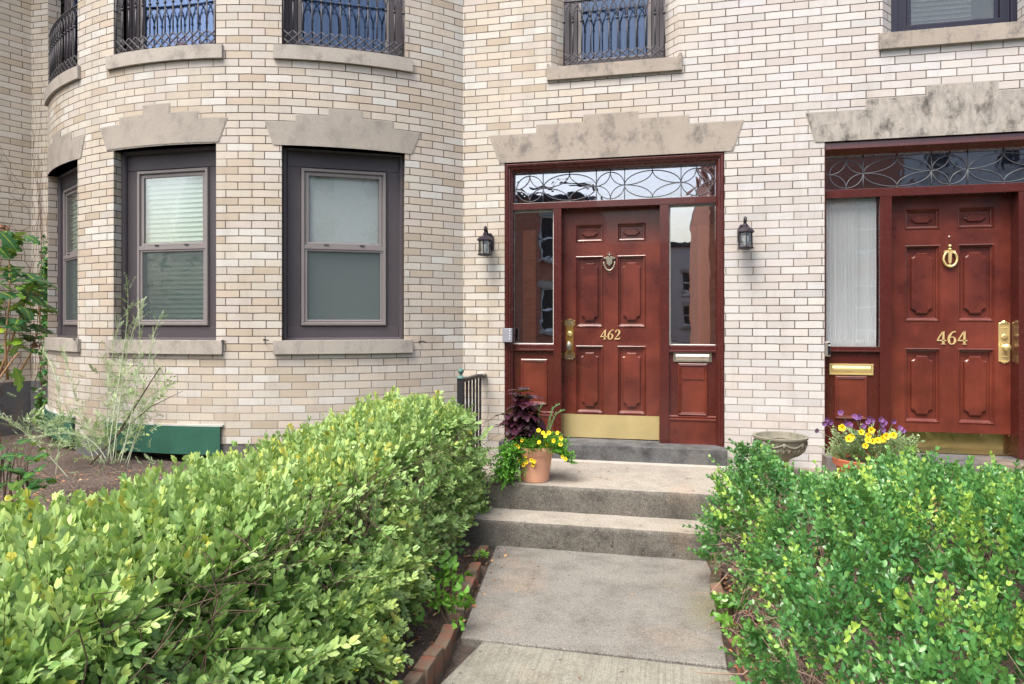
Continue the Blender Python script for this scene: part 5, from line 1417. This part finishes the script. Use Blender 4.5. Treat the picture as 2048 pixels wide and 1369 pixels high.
for (px, py) in ((1077,861),(1086,866),(1098,866),(1107,882),(1115,866),(1122,877),(1121,889),(1094,889),(1078,885),(1044,881),(1036,894),(1031,892),(1091,872),(1052,913),(1040,913),(1024,921),(1063,921),(1053,925),(1047,930),(1038,922),(1069,924),(1011,940),(1018,938),(1006,950),(1125,914),(1131,919),(1066,930),(1071,915)):
    t = (5.13-.12+.0*px)/(CA+(px-CX)/FL*SA); p = W3(px, py, t+random.uniform(-.03, .03)); fp.append((p, (random.uniform(-.4, .4), -1, random.uniform(0, .6))))
flowers(pot, fp, .0165, M['yellow'], 'yellow_flower')

# ================================================================ URN AND POT AT 464
ux, uy = .86, 5.70-D
urn = tag(empty('stone_urn', (ux, uy, ZL)), 'empty mossy cast stone bowl urn against the brick pier between the doors', 'garden urn')
uz = E-.955-(ZL); mb = MB()
H0 = (E-.88)-ZL
mb.lathe([(0, 0), (.10, 0), (.105, .03), (.055, .05), (.045, .075), (.07, H0-.185), (.135, H0-.15), (.175, H0-.105), (.186, H0-.08), (.184, H0-.045), (.192, H0-.028), (.205, H0-.018), (.207, H0-.004), (.198, H0), (.182, H0-.004), (.172, H0-.04), (.15, H0-.07), (0, H0-.08)], (ux, uy, ZL), 48)
mb.build('bowl', M['urn'], urn, smooth=40)
mb = MB()
for k in range(8):
    a0 = k*math.pi/4
    mb.tube([(ux+.192*math.cos(a0+q*math.pi/4), uy+.192*math.sin(a0+q*math.pi/4), ZL+H0-.042-.030*math.sin(math.pi*q)) for q in [j/8 for j in range(9)]], .007, 5)
    mb.ball((ux+.190*math.cos(a0), uy+.190*math.sin(a0), ZL+H0-.055), .014, 8, (1, 1, 1.7))
for k in range(28):
    a = k*2*math.pi/28; mb.tube([(ux+r*math.cos(a), uy+r*math.sin(a), ZL+zz_) for r, zz_ in ((.183, H0-.085), (.170, H0-.112), (.136, H0-.148))], [.008, .010, .006], 5)
mb.build('relief', M['urn'], urn, smooth=True)
mb = MB(); mb.lathe([(0, H0-.045), (.168, H0-.05), (.168, H0-.08), (0, H0-.08)], (ux, uy, ZL), 24); mb.build('soil', M['dirt'], urn)
qx, qy = 1.36, 5.28-D
p2 = tag(empty('potted_plant', (qx, qy, ZL)), 'orange ribbed clay pot of purple and yellow petunias half hidden behind boxwood at door 464', 'potted plant')
H1 = (E-.955)-ZL; mb = MB()
prof = [(0, 0), (.12, 0), (.13, .01)]
for k in range(8): z_ = .02+(H1-.08)*k/8; prof += [(.135+.05*k/8+.006, z_), (.135+.05*k/8, z_+.015)]
prof += [(.192, H1-.055), (.205, H1-.05), (.212, H1-.004), (.205, H1), (.19, H1-.005), (.18, H1-.03), (0, H1-.03)]
mb.lathe(prof, (qx, qy, ZL), 48); mb.build('pot', M['terra2'], p2, smooth=35)
mb = MB(); mb.lathe([(0, H1-.028), (.178, H1-.028), (0, H1-.01)], (qx, qy, ZL), 24); mb.build('soil', M['dirt'], p2)
c = np.array([qx+.05, qy, ZL+H1]); n = 300; a = rng.uniform(0, 2*math.pi, n); r = np.sqrt(rng.uniform(0, 1, n))*.24
pos = np.stack([c[0]+r*np.cos(a), c[1]+r*np.sin(a)*.6, c[2]+rng.uniform(-.03, .13, n)], 1)
scatter('foliage', tr, pos, np.stack([np.cos(a)*.6, np.sin(a)*.5, rng.uniform(.3, 1, n)], 1), rng.uniform(.6, 1.0, n), rng.uniform(-.3, .2, n), M['sage'], p2)
fp = [(W3(px, py, 4.60+random.uniform(-.03, .05)), (random.uniform(-.4, .2), -1, random.uniform(0, .5))) for px, py in ((1743,861),(1737,872),(1736,881),(1746,883),(1756,881),(1768,877),(1787,871),(1731,892),(1765,880),(1698,878),(1702,875),(1684,856),(1723,865),(1773,873))]
flowers(p2, fp, .024, M['yellow'], 'yellow_flower')
fp = [(W3(px+random.uniform(-2, 2), py, 4.68+random.uniform(-.05, .06)), (random.uniform(-.5, .5), -1, random.uniform(-.2, .6))) for px, py in ((1683,826),(1655,840),(1662,846),(1692,846),(1700,850),(1713,836),(1720,835),(1741,838),(1747,842),(1762,840),(1766,850),(1771,846),(1787,844),(1801,857),(1808,862),(1726,853),(1765,861),(1690,852),(1632,862),(1650,848),(1709,833),(1735,845))]
flowers(p2, fp, .019, M['purple'], 'purple_flower')
mb = MB()
for (q, d_) in fp: mb.tube([Vector((c[0], c[1], c[2]-.02)).lerp(q, .3)+Vector((0, 0, .02)), Vector(c).lerp(q, .75), q], .0018, 4)
mb.build('flower_stalks', plain('grey green stalk', RGB(120, 140, 104)), p2)
# ================================================================ LEFT GARDEN PLANTS
# feathery pale shrub
fs = tag(empty('feathery_shrub', (-3.45, -2.4, .25)), 'wispy pale green shrub with thin arching stems in front of the bay', 'shrub')
random.seed(31)
stems = [((215,925),(232,780),(262,650),(255,575)), ((240,930),(275,800),(286,700),(276,610)), ((190,930),(160,830),(135,745),(128,700)), ((200,930),(215,860),(150,820),(80,860)), ((250,930),(300,820),(285,720),(318,640)),
         ((215,925),(180,850),(120,860),(40,885)), ((230,930),(240,830),(225,760),(208,720)), ((255,935),(270,860),(330,775),(318,735)), ((225,930),(205,820),(214,750),(240,640)), ((235,925),(262,850),(300,800),(340,770)), ((210,930),(178,870),(150,905),(60,880)), ((225,925),(246,760),(248,690),(286,612)), ((110,960),(130,830),(118,740),(88,708)), ((140,960),(90,900),(40,850),(0,835))]
mb = MB(); P0, D0 = [], []
Pl, Dl = [], []
for i, s in enumerate(stems):
    tz_ = 4.45+random.uniform(-.25, .3)
    c = [W3(px, py, tz_+.05*j*random.uniform(-1, 1)) for j, (px, py) in enumerate(s)]
    pts = []
    for k in range(25):
        t = k/24; a = c[0].lerp(c[1], t); b = c[1].lerp(c[2], t); d_ = c[2].lerp(c[3], t); pts.append(a.lerp(b, t).lerp(b.lerp(d_, t), t))
    mb.tube(pts, [.0038*(1-.75*k/24) for k in range(25)], 5)
    for k in range(5, 25):
        for _ in range(2):
            P0.append(pts[k]); D0.append((pts[k]-pts[k-1]).normalized()+Vector((random.uniform(-1, 1), random.uniform(-1, 1), random.uniform(-.2, .6)))*.9)
mb.build('stems', plain('pale stem', RGB(196, 204, 176, .9), .7), fs, smooth=True)
lf = [sprig(random.uniform(.05, .09), 6, .020, .0045, 'lance', .3, 50, .1, .1, tipyoung=.3, stemr=.0007, bend=.3) for _ in range(6)]
scatter('foliage', lf, np.array(P0), np.array(D0), rng.uniform(.6, 1.1, len(P0)), rng.uniform(.2, .8, len(P0)), M['sage'], fs)
q = np.array([W3(px, py, 4.55+random.uniform(-.2, .2)) for px, py in [(random.gauss(255, 26), random.gauss(800, 40)) for _ in range(150)]+[(random.gauss(205, 40), random.gauss(880, 22)) for _ in range(170)]+[(random.gauss(110, 40), random.gauss(850, 20)) for _ in range(90)]])
scatter('leafy_centre', lf+[sprig(.08, 6, .028, .010, 'lance', .3, 50, .1, .1, tipyoung=.3, stemr=.0008) for _ in range(3)], q, rng.normal(0, .7, (len(q), 3))+np.array([0, 0, .5]), rng.uniform(.7, 1.2, len(q)), rng.uniform(0, .6, len(q)), M['sage'], fs)
# dark branch leaning across the green board
br = tag(empty('bare_sapling', W3(190, 935, 4.3)), 'thin dark sapling branch leaning in front of the green board', 'sapling')
mb = MB()
for s in ((W3(180, 930, 4.4), W3(240, 865, 4.4), W3(300, 815, 4.4), W3(366, 782, 4.4)), (W3(235, 870, 4.4), W3(285, 790, 4.45), W3(320, 735, 4.5), W3(326, 748, 4.5))):
    mb.tube(s, [.006, .0045, .003, .0012], 6)
mb.build('branch', M['twigd'], br, smooth=True)
q = [W3(px, py, 4.45) for px, py in ((325,750),(332,760),(318,770),(312,785),(322,796),(306,800),(328,772),(300,812),(270,855),(262,862),(255,850),(283,858))]
scatter('leaves', [sprig(.05, 3, .030, .014, 'oval', .2, 55, .2, .2, alt=True) for _ in range(3)], np.array(q), rng.normal(0, .6, (len(q), 3))+np.array([.4, 0, .1]), rng.uniform(.7, 1.1, len(q)), rng.uniform(.3, .6, len(q)), M['privet'], br)

# oakleaf hydrangea
def lobed(L, W, lob=5, curl=.3):
    """palmate oak-like leaf: fan from the midrib"""
    out = [(0, 0)]; prof = [(.06,.10),(.14,.30),(.20,.50),(.27,.44),(.31,.28),(.38,.30),(.48,.50),(.56,.46),(.62,.26),(.68,.22),(.78,.30),(.84,.24),(.92,.10),(1.0,0)]
    V = [(0, 0, 0)]; U = [(.5, 0)]; T = []
    for y, w in prof:
        z_ = -curl*L*y*y
        V += [(-w*W, (y+w*.22)*L, z_-.10*w*W), (0, y*L, z_), (w*W, (y+w*.22)*L, z_-.10*w*W)]; U += [(0, y), (.5, y), (1, y)]
    T += [(0, 2, 1), (0, 3, 2)]
    for i in range(len(prof)-1):
        a = 1+3*i; T += [(a, a+1, a+4), (a, a+4, a+3), (a+1, a+2, a+5), (a+1, a+5, a+4)]
    return np.array(V, float), np.array(T), np.array(U, float)
hy = tag(empty('oakleaf_hydrangea', (-4.75, -1.9, .35)), 'oakleaf hydrangea with big lobed leaves and dried flower heads at the left edge', 'hydrangea')
random.seed(41)
lv = [lobed(.17, .15, curl=random.uniform(.1, .45)) for _ in range(5)]
pos, dirs, sc, tn, ro = [], [], [], [], []
pts = [(2,470,.2),(22,480,.3),(10,462,.1),(45,470,.3),(30,492,.2),(0,500,.2),(20,520,.1),(-10,540,.1),(40,540,.1),(12,545,.15),(60,560,.1),(30,565,.15),(5,580,.2),(-5,600,.1),(55,590,.1),(75,580,.05),(20,575,.6),(40,600,.75),(8,605,.7),(25,620,.1),(50,615,.05),(0,640,.1),(-8,660,.8),(20,650,.2),(60,640,.1),(75,650,.05),(35,645,.15),(10,690,.85),(2,720,.3),(30,700,.75),(18,730,.8),(45,690,.3),(70,690,.15),(85,600,.1),(80,620,.05),(90,560,.15),(-20,480,.2),(-30,560,.1),(-40,620,.2),(-30,700,.5),(5,560,.1),(48,575,.2),(15,635,.1),(35,660,.1),(65,665,.05),(5,745,.3)]
for px, py, t_ in pts:
    for r_ in range(2 if py < 670 else 1):
        pos.append(W3(px+random.uniform(-10, 10), py+random.uniform(-8, 8), 5.2+random.uniform(-.2, .25))); a = random.uniform(-1.0, 2.2)
        dirs.append((math.cos(a), math.sin(a)*.5-.4, random.uniform(-.35, .25))); sc.append(random.uniform(.65, 1.1)); tn.append(min(1, max(0, t_+random.uniform(-.08, .12)))); ro.append(random.uniform(-.5, .5))
bigscatter('foliage', lv, pos, dirs, sc, tn, M['hydr'], hy, ro)
mb = MB()
for s in (((15,760,5.1),(10,680,5.1),(20,600,5.2),(18,500,5.2)), ((-20,800,5.1),(20,690,5.15),(45,620,5.2),(60,575,5.2)), ((0,900,4.9),(-10,770,5.0),(25,720,5.1),(38,705,5.1)), ((-30,840,5.2),(-20,700,5.2),(-10,600,5.2),(0,480,5.2)), ((30,760,5.3),(60,710,5.4),(80,650,5.5),(78,600,5.5))):
    mb.tube([W3(*q) for q in s], [.010, .008, .006, .004], 7)
mb.build('stems', plain('hydrangea stem', RGB(168, 130, 90, .85), .7), hy, smooth=True)
for (px, py) in ((8,455),(66,590),(70,690),(2,740)):
    p = W3(px, py, 5.3); mb = MB()
    for _ in range(70):
        v = Vector((random.gauss(0, 1), random.gauss(0, 1), random.gauss(0, 1))).normalized()*random.uniform(.01, .05); c = p+Vector((v.x, v.y, v.z*.7)); a = v.orthogonal().normalized()*.009; b = v.normalized().cross(a.normalized())*.009
        mb.face([c+a, c+b, c-a, c-b])
    mb.build('flower_head', M['dryflower'], hy)

# low plants on the left bed
lp = tag(empty('low_shrub', (-4.0, -2.6, .3)), 'low broad leaved green plant behind the hedge at the left edge', 'plant')
random.seed(43)
ll = [bigleaf(.085, .05, 8, .15, .25) for _ in range(4)]
pos, dirs, sc, tn, ro = [], [], [], [], []
for _ in range(120):
    pos.append(W3(random.uniform(-60, 100), random.uniform(880, 985), 3.7+random.uniform(-.3, .3))); a = random.uniform(0, 6.28); dirs.append((math.cos(a), math.sin(a), random.uniform(-.3, .5))); sc.append(random.uniform(.5, 1.1)); tn.append(random.uniform(.2, .65)); ro.append(random.uniform(-.5, .5))
bigscatter('foliage', ll, pos, dirs, sc, tn, M['hydr'], lp, ro)
mb = MB()
for k in range(16):
    x_ = random.uniform(-30, 60); mb.tube([W3(x_+random.uniform(-20, 20), 1040, 3.6), W3(x_, 960, 3.65), W3(x_+random.uniform(-20, 30), 890, 3.7)], [.005, .004, .002], 5)
mb.build('stems', M['twigd'], lp)

lw = tag(empty('low_weeds', (-3.2, -2.1, .3)), 'patch of low green weeds on the soil under the wispy shrub', 'weeds', kind='stuff')
n = 190; qq = np.stack([rng.uniform(-4.0, -2.3, n), rng.uniform(-3.2, -1.3, n), np.zeros(n)], 1); qq = qq[vnoise(qq, 3.0, 2) > -.25]; qq[:, 2] = soilz(qq[:, 0], qq[:, 1])
scatter('foliage', [sprig(random.uniform(.06, .13), 4, .045, .020, 'ovate', .3, 60, .2, .2, tipyoung=.2) for _ in range(5)], qq, rng.normal(0, .6, (len(qq), 3))+np.array([0, 0, .9]), rng.uniform(.6, 1.3, len(qq)), rng.uniform(0, .5, len(qq)), M['privet'], lw)
# climbing vine with dry stems on the corner
vine = tag(empty('climbing_vine', (-6.55, -.05, .4)), 'green climbing vine with dry brown stems in the corner left of the bay', 'vine')
random.seed(51); mb = MB()
for k in range(22):
    onside = k % 2
    x_ = random.uniform(-6.70, -6.47); z_ = .9*random.random()+.4; ztop = random.uniform(2.2, 4.2); pts = []
    s = random.uniform(.05, .5); 
    while z_ < ztop:
        if onside: p = (nx+dn.x*s+.012, dn.y*s-.0+.0, z_); s = min(1.7, max(.03, s+random.gauss(.012, .05)))
        else: p = (x_, -.02, z_); x_ = min(-6.45, max(-6.71, x_+random.gauss(0, .02)))
        if onside: p = (p[0]+.02, p[1]-.01, p[2])
        pts.append(p); z_ += random.uniform(.05, .10)
    mb.tube(pts, [.004*(1-.7*j/len(pts)) for j in range(len(pts))], 4)
mb.build('dry_stems', plain('dry vine stem', RGB(120, 92, 78, .8), .9, 0, .3, 20), vine)
pos, dirs = [], []
for _ in range(260):
    px = random.gauss(88, 7) if random.random() < .75 else random.uniform(62, 96); py = random.triangular(465, 730, 560)
    if px > 97: px = 97-random.random()*6
    p = W3(px, py, 7.2); pos.append((p.x, min(-.05, -.03-random.random()*.1), p.z)); dirs.append((random.gauss(0, .5), -.4, random.gauss(-.5, .4)))
for _ in range(50):
    p = W3(random.uniform(55, 95), random.uniform(740, 850), 7.2); pos.append((p.x, -.05-random.random()*.06, p.z)); dirs.append((random.gauss(0, .5), -.4, random.gauss(-.5, .4)))
iv = [sprig(.03, 1, .055, .048, 'ovate', .2, 60, .3, .2, tipyoung=.2) for _ in range(4)]
scatter('leaves', iv, np.array(pos), np.array(dirs), rng.uniform(.6, 1.1, len(pos)), rng.uniform(.1, .7, len(pos)), M['ivy'], vine)

# weeds along the edging
def weed(name, label, px, py, n, r, mat, t, leafs, z=.05, cat='weed'):
    x_, y_ = G(px, py, z); root = tag(empty(name, (x_, y_, 0)), label, cat)
    pos = [(x_+random.gauss(0, r), y_+random.gauss(0, r), z+abs(random.gauss(0, r*.9))) for _ in range(n)]; a = [random.uniform(0, 6.28) for _ in range(n)]
    scatter('leaves', leafs, np.array(pos), np.array([(math.cos(q), math.sin(q), random.uniform(.1, .9)) for q in a]), rng.uniform(.6, 1.1, n), rng.uniform(t-.2, t+.2, n), mat, root)
    mb = MB()
    for p in pos[:10]: mb.tube([(x_, y_, -.02), p], .002, 4)
    mb.build('stems', M['twigd'], root)
wl = [sprig(.05, 2, .05, .032, 'ovate', .2, 60, .2, .15, tipyoung=.1) for _ in range(3)]
ws = [sprig(.04, 3, .022, .014, 'oval', .2, 60, .2, .15, tipyoung=.3) for _ in range(3)]
weed('weed', 'bright green broad leaved weed hanging over the left edging bricks', 905, 1225, 26, .06, M['weed'], .5, wl, .12)
weed('weed', 'large bright weed leaves poking from the foot of the hedge', 885, 1170, 22, .06, M['weed'], .35, wl, .12)
weed('weed', 'small yellow green weed growing between the top left edging bricks', 962, 1118, 14, .02, M['weed'], .8, ws, .03)
weed('weed', 'lobed green ivy sprig beside the tilted right edging brick', 1466, 1225, 16, .045, M['weed'], .25, wl, .06)
weed('weed', 'two round pale green weed leaves at the foot of the boxwood', 1478, 1262, 9, .035, M['weed'], .6, wl, .06)
weed('weed', 'small dark weed at the boxwood foot near the bottom of the picture', 1492, 1310, 16, .035, M['weed'], .2, ws, .05)

# fallen leaves and mulch chips
n = 2600
x_ = np.concatenate([rng.uniform(-1.35, -1.02, 900), rng.uniform(.26, .5, 700), rng.uniform(-4.8, -2.3, 1000)]); x_ = np.concatenate([x_, rng.uniform(-1.0, .25, 60)]); n = len(x_)
y_ = np.concatenate([rng.uniform(-3.9, -1.45, 900), rng.uniform(-3.9, -1.5, 700), rng.uniform(-4.0, -1.3, 1000), rng.uniform(-3.6, -1.46, 60)])
z_ = soilz(x_, y_)+.018
on = (x_ > -1.22) & (x_ < .30); z_ = np.where(on, np.maximum(z_, .004), z_)
k = ~(on & (rng.uniform(0, 1, n) < .75)); 
chip = []
for _ in range(4):
    V, T, U = leaf(random.uniform(.015, .032), random.uniform(.006, .018), .5, random.uniform(-.5, .5)); t = Tmpl(); t.add(V, T, U, 0.0); chip.append(t.done())
d = rng.normal(0, 1, (n, 3)); d[:, 2] *= .12
o = scatter('dead_leaves', chip, np.stack([x_, y_, z_], 1)[k], d[k], rng.uniform(.5, 1.2, k.sum()), rng.uniform(0, 1, k.sum()), M['deadleaf'], None, rng.normal(0, .3, k.sum()))
tag(o, 'dry brown leaf litter and mulch chips along the planting beds', 'leaf litter', kind='stuff')
# twigs on the soil
n = 700
q = np.stack([rng.uniform(-4.6, -1.1, n), rng.uniform(-4.0, -1.4, n), np.zeros(n)], 1); q[:, 2] = soilz(q[:, 0], q[:, 1])+.012
dd = rng.normal(0, 1, (n, 3)); dd[:, 2] *= .08
tag(twigs('fallen_twigs', wander(q, dd, rng.uniform(.04, .16, n), 3, .1, .002, .001), M['twig']), 'thin dry twigs lying on the soil left of the path', 'twigs', kind='stuff')

# ================================================================ ACROSS THE STREET (seen in the glass)
def opposite(x0, x1, mat, h, label, Y=-25.0, dep=9):
    root = tag(empty('row_house', ((x0+x1)/2, Y-5, 0)), label, 'row house', 'row houses across the street')
    w = x1-x0; cols = max(2, int(w/2.4)); mb = MB()
    us, vs, hs = [x0, x1], [-.3, h], []
    for i in range(cols):
        c = x0+w*(i+.5)/cols
        for f in range(int(h/3.4)):
            hs.append((c-.55, c+.55, 1.2+3.3*f, 3.2+3.3*f)); us += [c-.55, c+.55]; vs += [1.2+3.3*f, 3.2+3.3*f]
    sheet(mb, us, vs, hs, Flat(Y)); strip(mb, (x0, Y), (x0, Y-dep), -.3, h); strip(mb, (x1, Y), (x1, Y-dep), -.3, h); strip(mb, (x0, Y-dep), (x1, Y-dep), -.3, h)
    mb.build('wall', mat, root)
    m1, m2, m3 = MB(), MB(), MB()
    for a, b, c, d in hs:
        m1 = MB(); m1.box(a-.1, b+.1, Y-.15, Y+.12, c-.18, c); m1.box(a-.1, b+.1, Y-.15, Y+.06, d, d+.3); m1.build('sill', M['stone'], root)
        m2 = MB(); m2.rects(a, b, c, d, [(0, Y-.12), (.08, Y-.12), (.09, Y-.16)], cap=False); m2.box(a, b, Y-.16, Y-.12, (c+d)/2-.04, (c+d)/2+.04); wf = m2.build('window', M['white'], root)
        m3 = MB(); m3.box(a+.05, b-.05, Y-.19, Y-.17, c+.05, d-.05); m3.build('pane', M['dark'], wf)
    mb = MB(); mb.box(x0, x1, Y-dep, Y+.35, h, h+.35); mb.build('roof', M['roof'], root)
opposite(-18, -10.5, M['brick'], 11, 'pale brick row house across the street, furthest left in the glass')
opposite(-10.4, -3.5, M['brick_red'], 7.2, 'red brick row house left of the side street opposite')
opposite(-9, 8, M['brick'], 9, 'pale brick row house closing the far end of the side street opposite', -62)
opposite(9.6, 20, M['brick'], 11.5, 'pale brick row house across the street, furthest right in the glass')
opposite(1.8, 9.5, M['brick_red'], 9.4, 'red brick row house right of the side street opposite', dep=28)

# ================================================================ CAMERA
sc_ = bpy.context.scene
cd = bpy.data.cameras.new('camera'); cam = bpy.data.objects.new('camera', cd); COL.objects.link(cam)
cam.location = (0, -D, E); cam.rotation_euler = (R(90), 0, AL); sc_.camera = cam
cd.sensor_width = 36; cd.lens = FL/2048*36; cd.shift_y = -(684.5-646)/2048; cd.clip_end = 500; cd.clip_start = .05
# ================================================================ LIGHT
SUN_EL, SUN_AZ = 60, 24      # azimuth: degrees from -y towards -x
w = bpy.data.worlds.new('World'); sc_.world = w; w.use_nodes = True
nt = w.node_tree; sky = nt.nodes.new('ShaderNodeTexSky'); sky.sky_type = 'NISHITA'; sky.sun_disc = False
dirv = Vector((-math.sin(R(SUN_AZ))*math.cos(R(SUN_EL)), -math.cos(R(SUN_AZ))*math.cos(R(SUN_EL)), math.sin(R(SUN_EL))))
sky.sun_elevation = R(SUN_EL); sky.sun_rotation = math.atan2(dirv.x, dirv.y)
sky.air_density = 1.0; sky.dust_density = 6.0; sky.ozone_density = .4
nt.links.new(sky.outputs[0], nt.nodes['Background'].inputs[0]); nt.nodes['Background'].inputs[1].default_value = .15
ld = bpy.data.lights.new('sun', 'SUN'); ld.energy = 1.4; ld.angle = R(28); ld.color = (1, .99, .98)
lo = bpy.data.objects.new('sun', ld); COL.objects.link(lo); lo.rotation_euler = dirv.to_track_quat('Z', 'Y').to_euler()
vs_ = sc_.view_settings; vs_.view_transform = 'Standard'; vs_.look = 'None'; vs_.exposure = 1.15; vs_.gamma = 1
sc_.cycles.max_bounces = 8; sc_.cycles.transparent_max_bounces = 16; sc_.cycles.use_denoising = True
sc_.cycles.diffuse_bounces = 4; sc_.cycles.glossy_bounces = 3; sc_.cycles.caustics_reflective = False; sc_.cycles.caustics_refractive = False
